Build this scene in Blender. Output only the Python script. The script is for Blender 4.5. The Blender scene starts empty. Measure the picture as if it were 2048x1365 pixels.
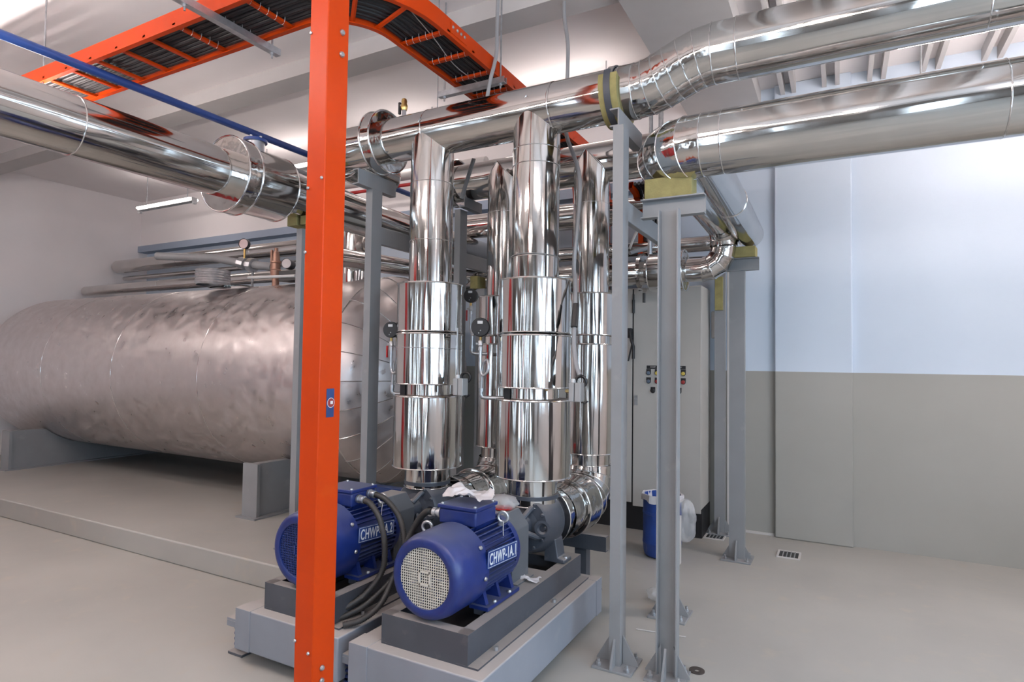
import bpy, math, random
from mathutils import Vector, Matrix
random.seed(7)
PI = math.pi
sc = bpy.context.scene
COL = sc.collection

# ---------------------------------------------------------------- camera, world, lights, exposure
cam_data = bpy.data.cameras.new('camera')
cam = bpy.data.objects.new('camera', cam_data)
COL.objects.link(cam)
F = 1216.0
yaw, pitch, roll = math.radians(28.3), math.atan(43.5 / F), math.atan(0.0137)
fw = Vector((-math.sin(yaw) * math.cos(pitch), math.cos(yaw) * math.cos(pitch), math.sin(pitch)))
r0 = Vector((math.cos(yaw), math.sin(yaw), 0)); u0 = r0.cross(fw)
rr = r0 * math.cos(roll) + u0 * math.sin(roll)
uu = u0 * math.cos(roll) - r0 * math.sin(roll)
M = Matrix((rr, uu, -fw)).transposed().to_4x4()
M.translation = (0, 0, 1.5)
cam.matrix_world = M
cam_data.sensor_fit = 'HORIZONTAL'
cam_data.sensor_width = 36.0
cam_data.lens = F / 2048 * 36.0
cam_data.clip_start = 0.02
sc.camera = cam

world = bpy.data.worlds.new('world'); sc.world = world
world.use_nodes = True
bg = world.node_tree.nodes['Background']
bg.inputs[0].default_value = (0.55, 0.78, 1.0, 1)
bg.inputs[1].default_value = 3.0

sc.view_settings.view_transform = 'Standard'
sc.view_settings.look = 'None'
sc.view_settings.gamma = 1.0
sc.view_settings.use_curve_mapping = False
sc.view_settings.exposure = 0.1
sc.cycles.use_denoising = True
sc.cycles.max_bounces = 10
sc.cycles.glossy_bounces = 6
sc.cycles.diffuse_bounces = 4
sc.cycles.sample_clamp_indirect = 4.0
sc.cycles.caustics_reflective = False
sc.cycles.caustics_refractive = False

def area(name, loc, target, sx, sy, power, color, portal=False):
    l = bpy.data.lights.new(name, 'AREA'); l.shape = 'RECTANGLE'; l.size = sx; l.size_y = sy
    l.energy = power; l.color = color
    o = bpy.data.objects.new(name, l); COL.objects.link(o); o.location = loc
    d = Vector(target) - Vector(loc)
    o.rotation_euler = d.to_track_quat('-Z', 'Y').to_euler()
    if portal: l.cycles.is_portal = True
    return o
# daylight through the windows of the right wall and added strips in the wall behind the photographer
WIN_R = [(-3.2, -1.6), (-0.9, 0.7), (1.6, 3.0)]          # y ranges, wall x = 3.2, z 1.0-2.9
WIN_B = [(-7.4, -6.9), (-6.6, -6.3), (-4.5, -4.1), (-3.3, -3.05), (-2.0, -1.6), (-0.9, -0.7), (0.9, 1.5)]  # unseen strips, shaped to streak the polished pipes; x ranges, wall y = -4.6, z 1.0-2.9
for a, b in WIN_R:
    area('daylight_window', (3.38, (a + b) / 2, 1.95), (0, (a + b) / 2, 1.95), b - a, 1.9, 80, (0.60, 0.80, 1.0))
for a, b in WIN_B:
    area('daylight_window', ((a + b) / 2, -4.78, 1.5), ((a + b) / 2, 0, 1.5), b - a, 2.8, 36 * (b - a), (0.80, 0.90, 1.0))
# ---------------------------------------------------------------- materials
def new_mat(name):
    m = bpy.data.materials.new(name); m.use_nodes = True
    return m, m.node_tree, m.node_tree.nodes['Principled BSDF']
def ramp2(nt, fac, c0, c1, p0=0.3, p1=0.7):
    r = nt.nodes.new('ShaderNodeValToRGB')
    r.color_ramp.elements[0].position = p0; r.color_ramp.elements[1].position = p1
    r.color_ramp.elements[0].color = (*c0, 1); r.color_ramp.elements[1].color = (*c1, 1)
    nt.links.new(fac, r.inputs[0]); return r.outputs[0]
def noise(nt, scale, detail=3, vec=None, stretch=(1, 1, 1)):
    tc = nt.nodes.new('ShaderNodeTexCoord'); mp = nt.nodes.new('ShaderNodeMapping')
    mp.inputs['Scale'].default_value = stretch
    nt.links.new(tc.outputs['Object'], mp.inputs[0])
    n = nt.nodes.new('ShaderNodeTexNoise'); n.inputs['Scale'].default_value = scale
    n.inputs['Detail'].default_value = detail
    nt.links.new(mp.outputs[0], n.inputs['Vector']); return n.outputs['Fac']
def mixc(nt, fac, a, b):
    m = nt.nodes.new('ShaderNodeMix'); m.data_type = 'RGBA'
    if isinstance(fac, float): m.inputs[0].default_value = fac
    else: nt.links.new(fac, m.inputs[0])
    for i, v in ((6, a), (7, b)):
        if isinstance(v, tuple): m.inputs[i].default_value = (*v, 1)
        else: nt.links.new(v, m.inputs[i])
    return m.outputs[2]
def bump(nt, bsdf, h, dist, strength=1.0, prev=None):
    b = nt.nodes.new('ShaderNodeBump'); b.inputs['Distance'].default_value = dist
    b.inputs['Strength'].default_value = strength
    nt.links.new(h, b.inputs['Height'])
    if prev: nt.links.new(prev, b.inputs['Normal'])
    nt.links.new(b.outputs[0], bsdf.inputs['Normal']); return b.outputs[0]
def paint(name, c, rough=0.5, var=0.12, scale=6, metal=0.0, bmp=0.0, dust=None, dust_amt=0.45, up=None):
    m, nt, b = new_mat(name)
    c0 = tuple(x * (1 - var) for x in c); c1 = tuple(min(1, x * (1 + var)) for x in c)
    col = ramp2(nt, noise(nt, scale, 5), c0, c1)
    if dust:
        f = ramp2(nt, noise(nt, scale * 1.7, 6), (0, 0, 0), (1, 1, 1), dust_amt, dust_amt + 0.25)
        if up:   # dust lies on faces that look up
            g = nt.nodes.new('ShaderNodeNewGeometry'); s = nt.nodes.new('ShaderNodeSeparateXYZ')
            nt.links.new(g.outputs['Normal'], s.inputs[0])
            mr = nt.nodes.new('ShaderNodeMapRange'); mr.inputs[1].default_value = up; mr.inputs[2].default_value = 1.0
            mr.inputs[3].default_value = 0.0; mr.inputs[4].default_value = 0.85
            nt.links.new(s.outputs[2], mr.inputs[0])
            mx = nt.nodes.new('ShaderNodeMath'); mx.operation = 'MULTIPLY_ADD'
            nt.links.new(f, mx.inputs[0]); mx.inputs[1].default_value = 0.22; nt.links.new(mr.outputs[0], mx.inputs[2])
            cl = nt.nodes.new('ShaderNodeClamp'); nt.links.new(mx.outputs[0], cl.inputs[0]); f = cl.outputs[0]
        col = mixc(nt, f, col, dust)
    nt.links.new(col, b.inputs['Base Color'])
    b.inputs['Roughness'].default_value = rough; b.inputs['Metallic'].default_value = metal
    if bmp: bump(nt, b, noise(nt, scale * 8, 6), bmp)
    return m
def clad(name, axis, rough=0.09, c=(0.66, 0.64, 0.62), amp=0.0035, dent=0.006, cvar=0.88):
    m, nt, b = new_mat(name)
    st = {'z': (1, 1, 0.06), 'x': (0.07, 1, 1), 'y': (1, 0.07, 1), 'n': (1, 1, 1)}[axis]
    b.inputs['Metallic'].default_value = 1.0
    col = ramp2(nt, noise(nt, 4, 6), tuple(x * cvar for x in c), c)
    nt.links.new(col, b.inputs['Base Color'])
    rg = nt.nodes.new('ShaderNodeMapRange'); nt.links.new(noise(nt, 9, 6), rg.inputs[0])
    rg.inputs[1].default_value = 0.3; rg.inputs[2].default_value = 0.8
    rg.inputs[3].default_value = rough * 0.6; rg.inputs[4].default_value = rough * 1.7
    nt.links.new(rg.outputs[0], b.inputs['Roughness'])
    p = bump(nt, b, noise(nt, 19, 1.5, stretch=st), amp)
    st2 = tuple(min(1, s * 4) for s in st)
    bump(nt, b, noise(nt, 4.5, 1.5, stretch=st2), dent, prev=p)
    return m
def emis(name, c, s):
    m, nt, b = new_mat(name)
    b.inputs['Base Color'].default_value = (*c, 1)
    b.inputs['Emission Color'].default_value = (*c, 1); b.inputs['Emission Strength'].default_value = s
    return m

Z_ = clad('steel_cladding_upright', 'z', amp=0.005, dent=0.008); X_ = clad('steel_cladding_lengthwise', 'x'); Y_ = clad('steel_cladding_crosswise', 'y')
N_ = clad('steel_cladding_elbow', 'n', amp=0.002, dent=0.004)
TANK = clad('tank_cladding', 'x', rough=0.42, c=(0.66, 0.61, 0.60), amp=0.0, dent=0.0003, cvar=0.97)
BEAD = clad('seam_steel', 'n', rough=0.16, c=(0.8, 0.79, 0.78), amp=0.0005, dent=0.0005)
FOIL = clad('rippled_foil', 'n', rough=0.16, amp=0.012, dent=0.01)
DUST = paint('dusty_ledge', (0.40, 0.35, 0.32), 0.9, 0.2, 14)
GREY = paint('grey_steel_paint', (0.25, 0.254, 0.262), 0.42, 0.06, 5, dust=(0.34, 0.33, 0.33), dust_amt=0.62)
DGREY = paint('dark_grey_steel_paint', (0.060, 0.066, 0.080), 0.45, 0.1, 7, dust=(0.36, 0.33, 0.31), dust_amt=0.6, up=0.35)
PGREY = paint('pump_grey_paint', (0.058, 0.068, 0.088), 0.4, 0.12, 9, dust=(0.33, 0.31, 0.30), dust_amt=0.62, up=0.5)
MID = paint('guard_grey_paint', (0.095, 0.103, 0.115), 0.5, 0.08, 9, dust=(0.33, 0.31, 0.30), dust_amt=0.6, up=0.6)
INERT = paint('blue_grey_block_paint', (0.235, 0.25, 0.285), 0.6, 0.08, 4, dust=(0.46, 0.42, 0.39), dust_amt=0.6, up=0.4)
BLUE = paint('motor_blue_paint', (0.008, 0.022, 0.135), 0.36, 0.2, 9, dust=(0.085, 0.10, 0.18), dust_amt=0.56, up=0.6)
BLUED = paint('dark_blue_paint', (0.012, 0.03, 0.14), 0.4, 0.15, 9)
ORANGE = paint('orange_paint', (0.52, 0.043, 0.0), 0.42, 0.06, 5, dust=(0.58, 0.07, 0.004), dust_amt=0.65)
ORANGE.node_tree.nodes['Principled BSDF'].inputs['Specular IOR Level'].default_value = 0.25
CABLE = paint('black_cable_rubber', (0.018, 0.018, 0.02), 0.55, 0.3, 30)
HOSE = paint('corrugated_hose_rubber', (0.035, 0.033, 0.032), 0.5, 0.2, 20)
BLACK = paint('black_plastic', (0.012, 0.012, 0.014), 0.4, 0.2, 9)
WHITE = paint('white_plastic', (0.62, 0.62, 0.62), 0.4, 0.04, 9)
BOXG = paint('pale_grey_plastic', (0.34, 0.34, 0.34), 0.45, 0.04, 9)
CAB = paint('cabinet_enamel', (0.53, 0.51, 0.475), 0.38, 0.03, 3)
GALV = paint('galvanised_steel', (0.50, 0.51, 0.53), 0.35, 0.15, 25, metal=0.85)
BRASS = paint('brass', (0.60, 0.42, 0.16), 0.3, 0.1, 20, metal=1.0)
COPPER = paint('bronze_valve', (0.33, 0.19, 0.14), 0.4, 0.15, 20, metal=0.6)
RED = paint('red_paint', (0.42, 0.02, 0.02), 0.35, 0.08, 8)
YELL = paint('yellow_insulation', (0.30, 0.26, 0.105), 0.85, 0.15, 18, bmp=0.002)
PIPEB = paint('blue_pipe_paint', (0.018, 0.05, 0.20), 0.35, 0.1, 8)
PWHITE = paint('white_pipe_paint', (0.60, 0.57, 0.55), 0.4, 0.05, 8)
CONDUIT = paint('grey_flexible_conduit', (0.33, 0.33, 0.34), 0.45, 0.05, 8)
CEIL = paint('ceiling_paint', (0.90, 0.85, 0.84), 0.85, 0.02, 2)
BEAMM = paint('beam_paint', (0.60, 0.575, 0.56), 0.8, 0.05, 3)
REARW = paint('brown_grey_wall', (0.20, 0.18, 0.165), 0.8, 0.1, 2)
LEDGE = paint('ledge_paint', (0.34, 0.40, 0.50), 0.8, 0.04, 3)
def wall_mat():
    m, nt, b = new_mat('two_tone_wall_paint')
    g = nt.nodes.new('ShaderNodeNewGeometry'); s = nt.nodes.new('ShaderNodeSeparateXYZ')
    nt.links.new(g.outputs['Position'], s.inputs[0])
    c = nt.nodes.new('ShaderNodeMath'); c.operation = 'GREATER_THAN'; c.inputs[1].default_value = 1.455
    nt.links.new(s.outputs[2], c.inputs[0])
    lo = ramp2(nt, noise(nt, 1.3, 5), (0.34, 0.335, 0.305), (0.37, 0.365, 0.335))
    hi = ramp2(nt, noise(nt, 1.3, 5), (0.60, 0.69, 0.80), (0.64, 0.73, 0.84))
    nt.links.new(mixc(nt, c.outputs[0], lo, hi), b.inputs['Base Color'])
    b.inputs['Roughness'].default_value = 0.6
    return m
WALL = wall_mat()
def floor_mat():
    m, nt, b = new_mat('epoxy_floor')
    c = ramp2(nt, noise(nt, 0.9, 6), (0.34, 0.328, 0.305), (0.42, 0.405, 0.375))
    f = ramp2(nt, noise(nt, 7, 8), (0, 0, 0), (1, 1, 1), 0.58, 0.8)
    nt.links.new(mixc(nt, f, c, (0.42, 0.385, 0.33)), b.inputs['Base Color'])
    b.inputs['Roughness'].default_value = 0.5
    return m
FLOOR = floor_mat()
def plastic_bag(name, c, alpha):
    m, nt, b = new_mat(name)
    b.inputs['Base Color'].default_value = (*c, 1); b.inputs['Roughness'].default_value = 0.35
    b.inputs['Alpha'].default_value = alpha
    bump(nt, b, noise(nt, 30, 3), 0.004)
    return m
BAGW = plastic_bag('frosted_plastic_bag', (0.80, 0.76, 0.77), 0.86)
BAGC = plastic_bag('clear_plastic_bag', (0.80, 0.79, 0.79), 0.32)

# ---------------------------------------------------------------- mesh helpers
class MB:
    """collects geometry in world coordinates; build() links it as one mesh"""
    def __init__(s): s.v = []; s.f = []
    def add(s, vs, fs):
        n = len(s.v); s.v += [Vector(p) for p in vs]; s.f += [tuple(i + n for i in f) for f in fs]; return s
    def box(s, x0, x1, y0, y1, z0, z1, rot=None, c=None):
        x0, x1 = min(x0, x1), max(x0, x1); y0, y1 = min(y0, y1), max(y0, y1); z0, z1 = min(z0, z1), max(z0, z1)
        vs = [Vector(p) for p in ((x0, y0, z0), (x1, y0, z0), (x1, y1, z0), (x0, y1, z0), (x0, y0, z1), (x1, y0, z1), (x1, y1, z1), (x0, y1, z1))]
        if rot:
            c = Vector(c) if c else sum(vs, Vector()) / 8
            vs = [rot @ (p - c) + c for p in vs]
        return s.add(vs, [(3, 2, 1, 0), (4, 5, 6, 7), (0, 1, 5, 4), (1, 2, 6, 5), (2, 3, 7, 6), (3, 0, 4, 7)])
    def lathe(s, o, d, prof, seg=40, a0=0.0, a1=2 * PI):
        o = Vector(o); d = Vector(d).normalized()
        u = d.orthogonal().normalized()
        if abs(d.z) < 0.9: u = (Vector((0, 0, 1)) - d * d.z).normalized()
        w = d.cross(u); n0 = len(s.v); k = len(prof)
        full = abs(a1 - a0 - 2 * PI) < 1e-6; m = seg if full else seg + 1
        for i in range(m):
            a = a0 + (a1 - a0) * i / seg
            e = u * math.cos(a) + w * math.sin(a)
            for t, r in prof: s.v.append(o + d * t + e * r)
        for i in range(seg):
            j = (i + 1) % m
            for q in range(k - 1):
                a, b, c, e = n0 + i * k + q, n0 + j * k + q, n0 + j * k + q + 1, n0 + i * k + q + 1
                s.f.append((a, b, c, e))
        return s
    def cyl(s, p0, p1, r, seg=24, r1=None):
        p0, p1 = Vector(p0), Vector(p1); L = (p1 - p0).length; r1 = r if r1 is None else r1
        return s.lathe(p0, p1 - p0, [(0, 0), (0, r), (L, r1), (L, 0)], seg)
    def torus(s, o, d, R, r, seg=40, k=8):
        return s.lathe(o, d, [(r * math.sin(2 * PI * i / k), R + r * math.cos(2 * PI * i / k)) for i in range(k + 1)], seg)
    def tube(s, pts, r, seg=12, caps=True):
        pts = [Vector(p) for p in pts]; n = len(pts); n0 = len(s.v)
        t = (pts[1] - pts[0]).normalized(); u = t.orthogonal().normalized()
        for i, p in enumerate(pts):
            t = (pts[min(i + 1, n - 1)] - pts[max(i - 1, 0)]).normalized()
            u = (u - t * u.dot(t)).normalized(); w = t.cross(u)
            ri = r[i] if isinstance(r, list) else r
            for k in range(seg):
                a = 2 * PI * k / seg; s.v.append(p + (u * math.cos(a) + w * math.sin(a)) * ri)
        for i in range(n - 1):
            for k in range(seg):
                a = n0 + i * seg + k; b = n0 + i * seg + (k + 1) % seg
                s.f.append((a, b, b + seg, a + seg))
        if caps:
            s.f.append(tuple(n0 + k for k in range(seg))[::-1]); s.f.append(tuple(n0 + (n - 1) * seg + k for k in range(seg)))
        return s
    def prism(s, poly, axis, t0, t1):
        """poly in the two other axes (cyclic order), extruded along axis"""
        def P(p, t):
            return {'x': (t, p[0], p[1]), 'y': (p[0], t, p[1]), 'z': (p[0], p[1], t)}[axis]
        n = len(poly); n0 = len(s.v)
        s.v += [Vector(P(p, t0)) for p in poly] + [Vector(P(p, t1)) for p in poly]
        s.f.append(tuple(n0 + i for i in range(n))[::-1]); s.f.append(tuple(n0 + n + i for i in range(n)))
        for i in range(n):
            j = (i + 1) % n; s.f.append((n0 + i, n0 + j, n0 + n + j, n0 + n + i))
        return s
    def build(s, name, mat, parent=None, bevel=0.0, angle=0.6, smooth=True):
        org = worldloc(parent) if parent else Vector()
        me = bpy.data.meshes.new(name)
        me.from_pydata([tuple(p - org) for p in s.v], [], s.f)
        me.validate(); me.materials.append(mat)
        import bmesh
        b = bmesh.new(); b.from_mesh(me)
        bmesh.ops.remove_doubles(b, verts=b.verts, dist=1e-5)
        bmesh.ops.recalc_face_normals(b, faces=b.faces); b.to_mesh(me); b.free()
        if smooth:
            me.polygons.foreach_set('use_smooth', [True] * len(me.polygons)); me.set_sharp_from_angle(angle=angle)
        o = bpy.data.objects.new(name, me); COL.objects.link(o)
        if parent: o.parent = parent
        if bevel:
            md = o.modifiers.new('bevel', 'BEVEL'); md.width = bevel; md.segments = 2; md.limit_method = 'ANGLE'
        return o
def worldloc(o):
    v = Vector()
    while o: v += o.location; o = o.parent
    return v
def tag(o, label, cat, group=None):
    o['label'] = label; o['category'] = cat
    if group: o['group'] = group
    return o
def thing(name, loc, label, cat, group=None):
    o = bpy.data.objects.new(name, None); COL.objects.link(o); o.location = loc; o.empty_display_size = 0.1
    return tag(o, label, cat, group)
def struct(name, mb, mat, parent=None, **k):
    o = mb.build(name, mat, parent, **k)
    if not parent: o['kind'] = 'structure'
    return o
def kids(o): return [c for c in bpy.data.objects if c.parent == o]
def copy_tree(o, parent=None):
    c = o.copy(); COL.objects.link(c)
    c.parent = parent
    for ch in kids(o): copy_tree(ch, c)
    return c
def spline(pts, n=8):
    P = [Vector(p) for p in pts]; P = [P[0] * 2 - P[1]] + P + [P[-1] * 2 - P[-2]]; out = []
    for i in range(1, len(P) - 2):
        for k in range(n):
            t = k / n; a, b, c, d = P[i - 1], P[i], P[i + 1], P[i + 2]
            out.append(0.5 * ((2 * b) + (c - a) * t + (2 * a - 5 * b + 4 * c - d) * t * t + (3 * b - a - 3 * c + d) * t ** 3))
    out.append(P[-2]); return out
def section(parent, p0, p1, r, mat, seg=48, ends=False, name='cladding_sheet', label=None):
    p0, p1 = Vector(p0), Vector(p1); L = (p1 - p0).length; e = 0.0015
    prof = ([(0, 0)] if ends else []) + [(0, r), (L, r)] + ([(L, 0)] if ends else [])
    o = MB().lathe(p0, p1 - p0, prof, seg).build(name, mat, parent)
    if label: o['label'] = label
    return o
def bead(parent, p, d, R, r=0.004, name='seam_ring', mat=None):
    return MB().torus(p, d, R, r).build(name, mat or BEAD, parent)
def gores(parent, corner, din, dout, R, r, n, mat=None, flip=False, r_end=None):
    """mitred elbow: travelling along din, turning to dout, straight parts end R before/after the corner"""
    c = Vector(corner); a = Vector(din).normalized(); b = Vector(dout).normalized()
    ang = a.angle(b); T = R * math.tan(ang / 2)
    start = c - a * T; side = (b - a * a.dot(b)).normalized(); ctr = start + side * R; nrm = a.cross(side).normalized()
    seg = 36; rings = []
    for i in range(n + 1):
        t = ang * i / n
        rad = -side * math.cos(t) + a * math.sin(t)
        ri = r if r_end is None else r + (r_end - r) * i / n
        rings.append([ctr + rad * (R + ri * math.cos(2 * PI * k / seg)) + nrm * ri * math.sin(2 * PI * k / seg) for k in range(seg)])
    for i in range(n):
        m = MB(); m.add(rings[i] + rings[i + 1], [(k, (k + 1) % seg, seg + (k + 1) % seg, seg + k) for k in range(seg)])
        m.build('elbow_gore', mat or N_, parent)
        if i > 0:
            MB().tube(rings[i] + rings[i][:1], 0.0035, 6, caps=False).build('seam_ring', BEAD, parent)
    return start, c + b * T
def screw(parent, p, d, r=0.006, name='screw', mat=None):
    return MB().lathe(p, d, [(0, r * 1.3), (r * 0.4, r * 1.3), (r, r * 0.9), (r * 1.1, 0)], 10).build(name, mat or GALV, parent)

# ================================================================ the room
CZ = 4.03
struct('floor', MB().box(-10, 3.4, -4.8, 6.1, -0.1, 0), FLOOR)
struct('ceiling', MB().box(-10, 3.4, -4.8, 6.1, CZ, CZ + 0.1), CEIL)
struct('wall_back', MB().box(-10, 3.4, 5.9, 6.1, 0, CZ), WALL)
struct('wall_left', MB().box(-10.2, -10, -4.8, 6.1, 0, CZ), CEIL)
def holed_wall(name, axis, t0, t1, a0, a1, holes, z0, z1, mat):
    m = MB()
    def bx(u0, u1, v0, v1):
        if axis == 'x': m.box(t0, t1, u0, u1, v0, v1)
        else: m.box(u0, u1, t0, t1, v0, v1)
    bx(a0, a1, 0, z0); bx(a0, a1, z1, CZ); cur = a0
    for h0, h1 in holes: bx(cur, h0, z0, z1); cur = h1
    bx(cur, a1, z0, z1)
    return struct(name, m, mat)
holed_wall('wall_right', 'x', 3.2, 3.4, -4.8, 6.1, WIN_R, 1.0, 2.9, CEIL)
holed_wall('wall_front', 'y', -4.8, -4.6, -10.2, 3.4, WIN_B, 0.1, 2.9, REARW)
wn = 0
for ax, lst in (('x', WIN_R), ('y', WIN_B)):
    for a, b in lst:
        wn += 1; w = bpy.data.objects.new('window_%d' % wn, None); COL.objects.link(w); w['kind'] = 'structure'
        w.location = (3.25, (a + b) / 2, 1.95) if ax == 'x' else ((a + b) / 2, -4.65, 1.95)
        for q in range(4):
            u = a + (b - a) * q / 3
            m = MB().box(3.22, 3.28, u - 0.03, u + 0.03, 1.0, 2.9) if ax == 'x' else MB().box(u - 0.015, u + 0.015, -4.68, -4.62, 0.1, 2.9)
            m.build('window_mullion', WHITE, w)
        for z in (1.03, 2.3, 2.87):
            m = MB().box(3.22, 3.28, a, b, z - 0.03, z + 0.03) if ax == 'x' else MB().box(a, b, -4.68, -4.62, z - 0.03, z + 0.03)
            m.build('window_rail', WHITE, w)
# ceiling beams: one across, one running away, roof ribs on the right
def cbeam(x0, x1, y0, y1, z0, n):
    struct('trim_%d' % n, MB().box(x0, x1, y0, y1, z0, CZ), BEAMM)
cbeam(-10, -1.25, 3.573, 3.80, 3.9, 1)
cbeam(-1.25, -0.62, -4.6, 5.9, 3.86, 2)
cbeam(-0.62, 3.2, 3.573, 3.80, 3.9, 3)
cbeam(-10, 3.2, 0.3, 0.55, 3.88, 4)
cbeam(-10, 3.2, -2.6, -2.35, 3.88, 5)
ribn = 6
for x in (-0.45, -0.36, -0.12, -0.02, 0.22, 0.32, 0.6, 0.7, 1.0, 1.1):
    struct('trim_%d' % ribn, MB().box(x, x + 0.035, 0.55, 5.9, 3.93, CZ), BEAMM); ribn += 1
# ledge beam on the back wall with the white band above it
struct('trim_%d' % ribn, MB().box(-10, -0.93, 5.74, 5.9, 3.2, 3.30), LEDGE); ribn += 1
struct('trim_%d' % ribn, MB().box(-10, -0.93, 5.78, 5.9, 3.30, CZ), CEIL); ribn += 1
# pale pillar at the right and the pale floor strip (skirting) on the back wall
struct('trim_%d' % ribn, MB().box(-0.505, 0.10, 5.85, 5.9, 0, CZ), WALL, bevel=0.01); ribn += 1
struct('baseboard_back', MB().box(-10, -0.505, 5.885, 5.9, 0, 0.02), PWHITE)
# raised plinth that carries the tank
struct('floor_plinth', MB().box(-10, -2.95, 2.79, 5.9, 0, 0.165), FLOOR, bevel=0.01)

# ================================================================ fluorescent lamps: back row from the ceiling glow, low ones added as fill
LAMP = emis('fluorescent_tube', (1.0, 0.90, 0.86), 13)
LAMP_FILL = emis('fill_lamp_tube', (1.0, 0.88, 0.84), 108)  # tubes of the added fill lamps, boosted to brighten ceiling and walls
lampspots = [(-5.6, 4.95, 3.70, 'batten lamp with a glowing tube over the left end of the tank'),
             (-2.15, 4.75, 3.72, 'batten lamp glowing on the ceiling beyond the front header pipe'),
             (-4.2, 1.2, 3.1, 'added fill lamp under the ceiling left of the cable ladder'),
             (-1.6, -1.6, 3.1, 'added fill lamp under the ceiling behind the photographer'),
             (1.5, 1.3, 3.1, 'added fill lamp under the ceiling over the right part of the floor'),
             (-7.6, 1.5, 3.1, 'added fill lamp under the ceiling near the left wall'),
             (1.6, 4.6, 3.1, 'added fill lamp in the back right corner of the ceiling'),
             (-8.0, 4.95, 3.55, 'batten lamp at the far left end of the tank, under the ceiling'),
             (0.9, 4.4, 3.15, 'added fill lamp under the ceiling over the floor drain'),
             (-4.0, 4.85, 3.55, 'batten lamp under the ceiling between the flanged pipe and the rear header'),
             (-2.4, 0.6, 3.1, 'added fill lamp left of and above the photographer'),
             (-0.4, 1.0, 3.1, 'added fill lamp right above the photographer'),
             (-5.3, 2.1, 3.15, 'added fill lamp hanging in front of the tank at far left'),
             (-5.0, -2.0, 3.1, 'added fill lamp under the ceiling in the back left corner behind the photographer')]
for x, y, z, lab in lampspots:
    t = thing('ceiling_lamp', (x, y, z), lab, 'lamp', 'fluorescent batten lamps')
    MB().box(x - 0.6, x + 0.6, y - 0.04, y + 0.04, z, z + 0.05).build('lamp_housing', WHITE, t)
    for s in (-1, 1): MB().cyl((x + s * 0.45, y, z + 0.05), (x + s * 0.45, y, CZ), 0.006, 8).build('hanger_rod', GALV, t)
    for s in (-1, 1): MB().box(x + s * 0.6 - 0.02, x + s * 0.6 + 0.02, y - 0.02, y + 0.02, z - 0.035, z).build('lamp_holder', WHITE, t)
    for s in (-1, 1):
        MB().cyl((x - 0.58, y + s * 0.055, z + 0.03), (x + 0.58, y + s * 0.055, z + 0.03), 0.014, 12).build('lamp_tube', LAMP_FILL if z < 3.2 else LAMP, t)

# ================================================================ steel channel posts
def base(t, x, y, z, s=0.11, gus=True, ang=0.0):
    MB().box(x - s, x + s, y - s, y + s, z, z + 0.012).build('base_plate', GREY, t, bevel=0.002)
    if gus:
        g = 0.09
        for dx, dy in ((1, 0), (-1, 0), (0, 1), (0, -1)):
            if dx: MB().prism([(x + dx * 0.03, z + 0.012), (x + dx * (0.03 + g * 0.85), z + 0.012), (x + dx * (0.03 + g * 0.85), z + 0.02), (x + dx * 0.03, z + 0.15)], 'y', y - 0.005, y + 0.005).build('gusset', GREY, t)
            else: MB().prism([(y + dy * 0.04, z + 0.012), (y + dy * (0.04 + g * 0.75), z + 0.012), (y + dy * (0.04 + g * 0.75), z + 0.02), (y + dy * 0.04, z + 0.15)], 'x', x - 0.005, x + 0.005).build('gusset', GREY, t)
    for dx in (-1, 1):
        for dy in (-1, 1):
            MB().lathe((x + dx * s * 0.72, y + dy * s * 0.72, z + 0.012), (0, 0, 1), [(0, 0.014), (0.012, 0.014), (0.012, 0.008), (0.03, 0.008), (0.03, 0)], 6).build('anchor_bolt', GALV, t)
def chan_poly(w, d, t=0.007):
    """channel profile: web along first axis at d=0, flanges rising to d"""
    return [(-w / 2, 0), (w / 2, 0), (w / 2, d), (w / 2 - t, d), (w / 2 - t, t), (-w / 2 + t, t), (-w / 2 + t, d), (-w / 2, d)]
def post(x, y, z0, z1, kind, label, name='steel_post', w=0.10, d=0.055, s=0.11, mat=None):
    """kind 'x': web faces +X; 'yo': open towards -Y; 'yw': web faces -Y"""
    t = thing(name, (x, y, z0), label, 'post', 'grey pipe support posts')
    P = chan_poly(w, d)
    if kind == 'x': poly = [(x + d / 2 - q, y + p) for p, q in P]
    elif kind == 'yo': poly = [(x + p, y + d / 2 - q) for p, q in P]
    else: poly = [(x + p, y - d / 2 + q) for p, q in P]
    MB().prism(poly, 'z', z0 + 0.012, z1).build('channel_column', mat or GREY, t, smooth=False)
    base(t, x, y, z0, s)
    return t
def arm(t, x0, x1, y0, y1, z0, z1, axis, open_dir, mat=None, name='cross_arm'):
    """channel bar along axis, web vertical"""
    h = z1 - z0; P = chan_poly(h, 0.05)
    if axis == 'y':
        w = x1 if open_dir == '-x' else x0; sg = -1 if open_dir == '-x' else 1
        MB().prism([(w + sg * q, (z0 + z1) / 2 + p) for p, q in P], 'y', y0, y1).build(name, mat or GREY, t, smooth=False)
    else:
        w = y0 if open_dir == '+y' else y1; sg = 1 if open_dir == '+y' else -1
        MB().prism([(w + sg * q, (z0 + z1) / 2 + p) for p, q in P], 'x', x0, x1).build(name, mat or GREY, t, smooth=False)
HZ = 2.975; HY = 3.16; HR = 0.143
A = post(-2.79, 3.17, 0.0, 2.66, 'x', 'grey steel post under the flanged left end of the front header pipe')
arm(A, -2.815, -2.76, 2.98, 3.36, 2.66, 2.76, 'y', '-x')
MB().box(-2.80, -2.765, 3.22, 5.3, 2.30, 2.42).build('tie_beam', GREY, A, bevel=0.003)
B = post(-0.985, 2.985, 0.0, 2.72, 'x', 'slim grey steel post right of the polished risers, carrying the front header pipe', w=0.09, s=0.10)
arm(B, -1.035, -0.985, 2.95, 3.36, 2.72, 2.815, 'y', '-x')
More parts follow.
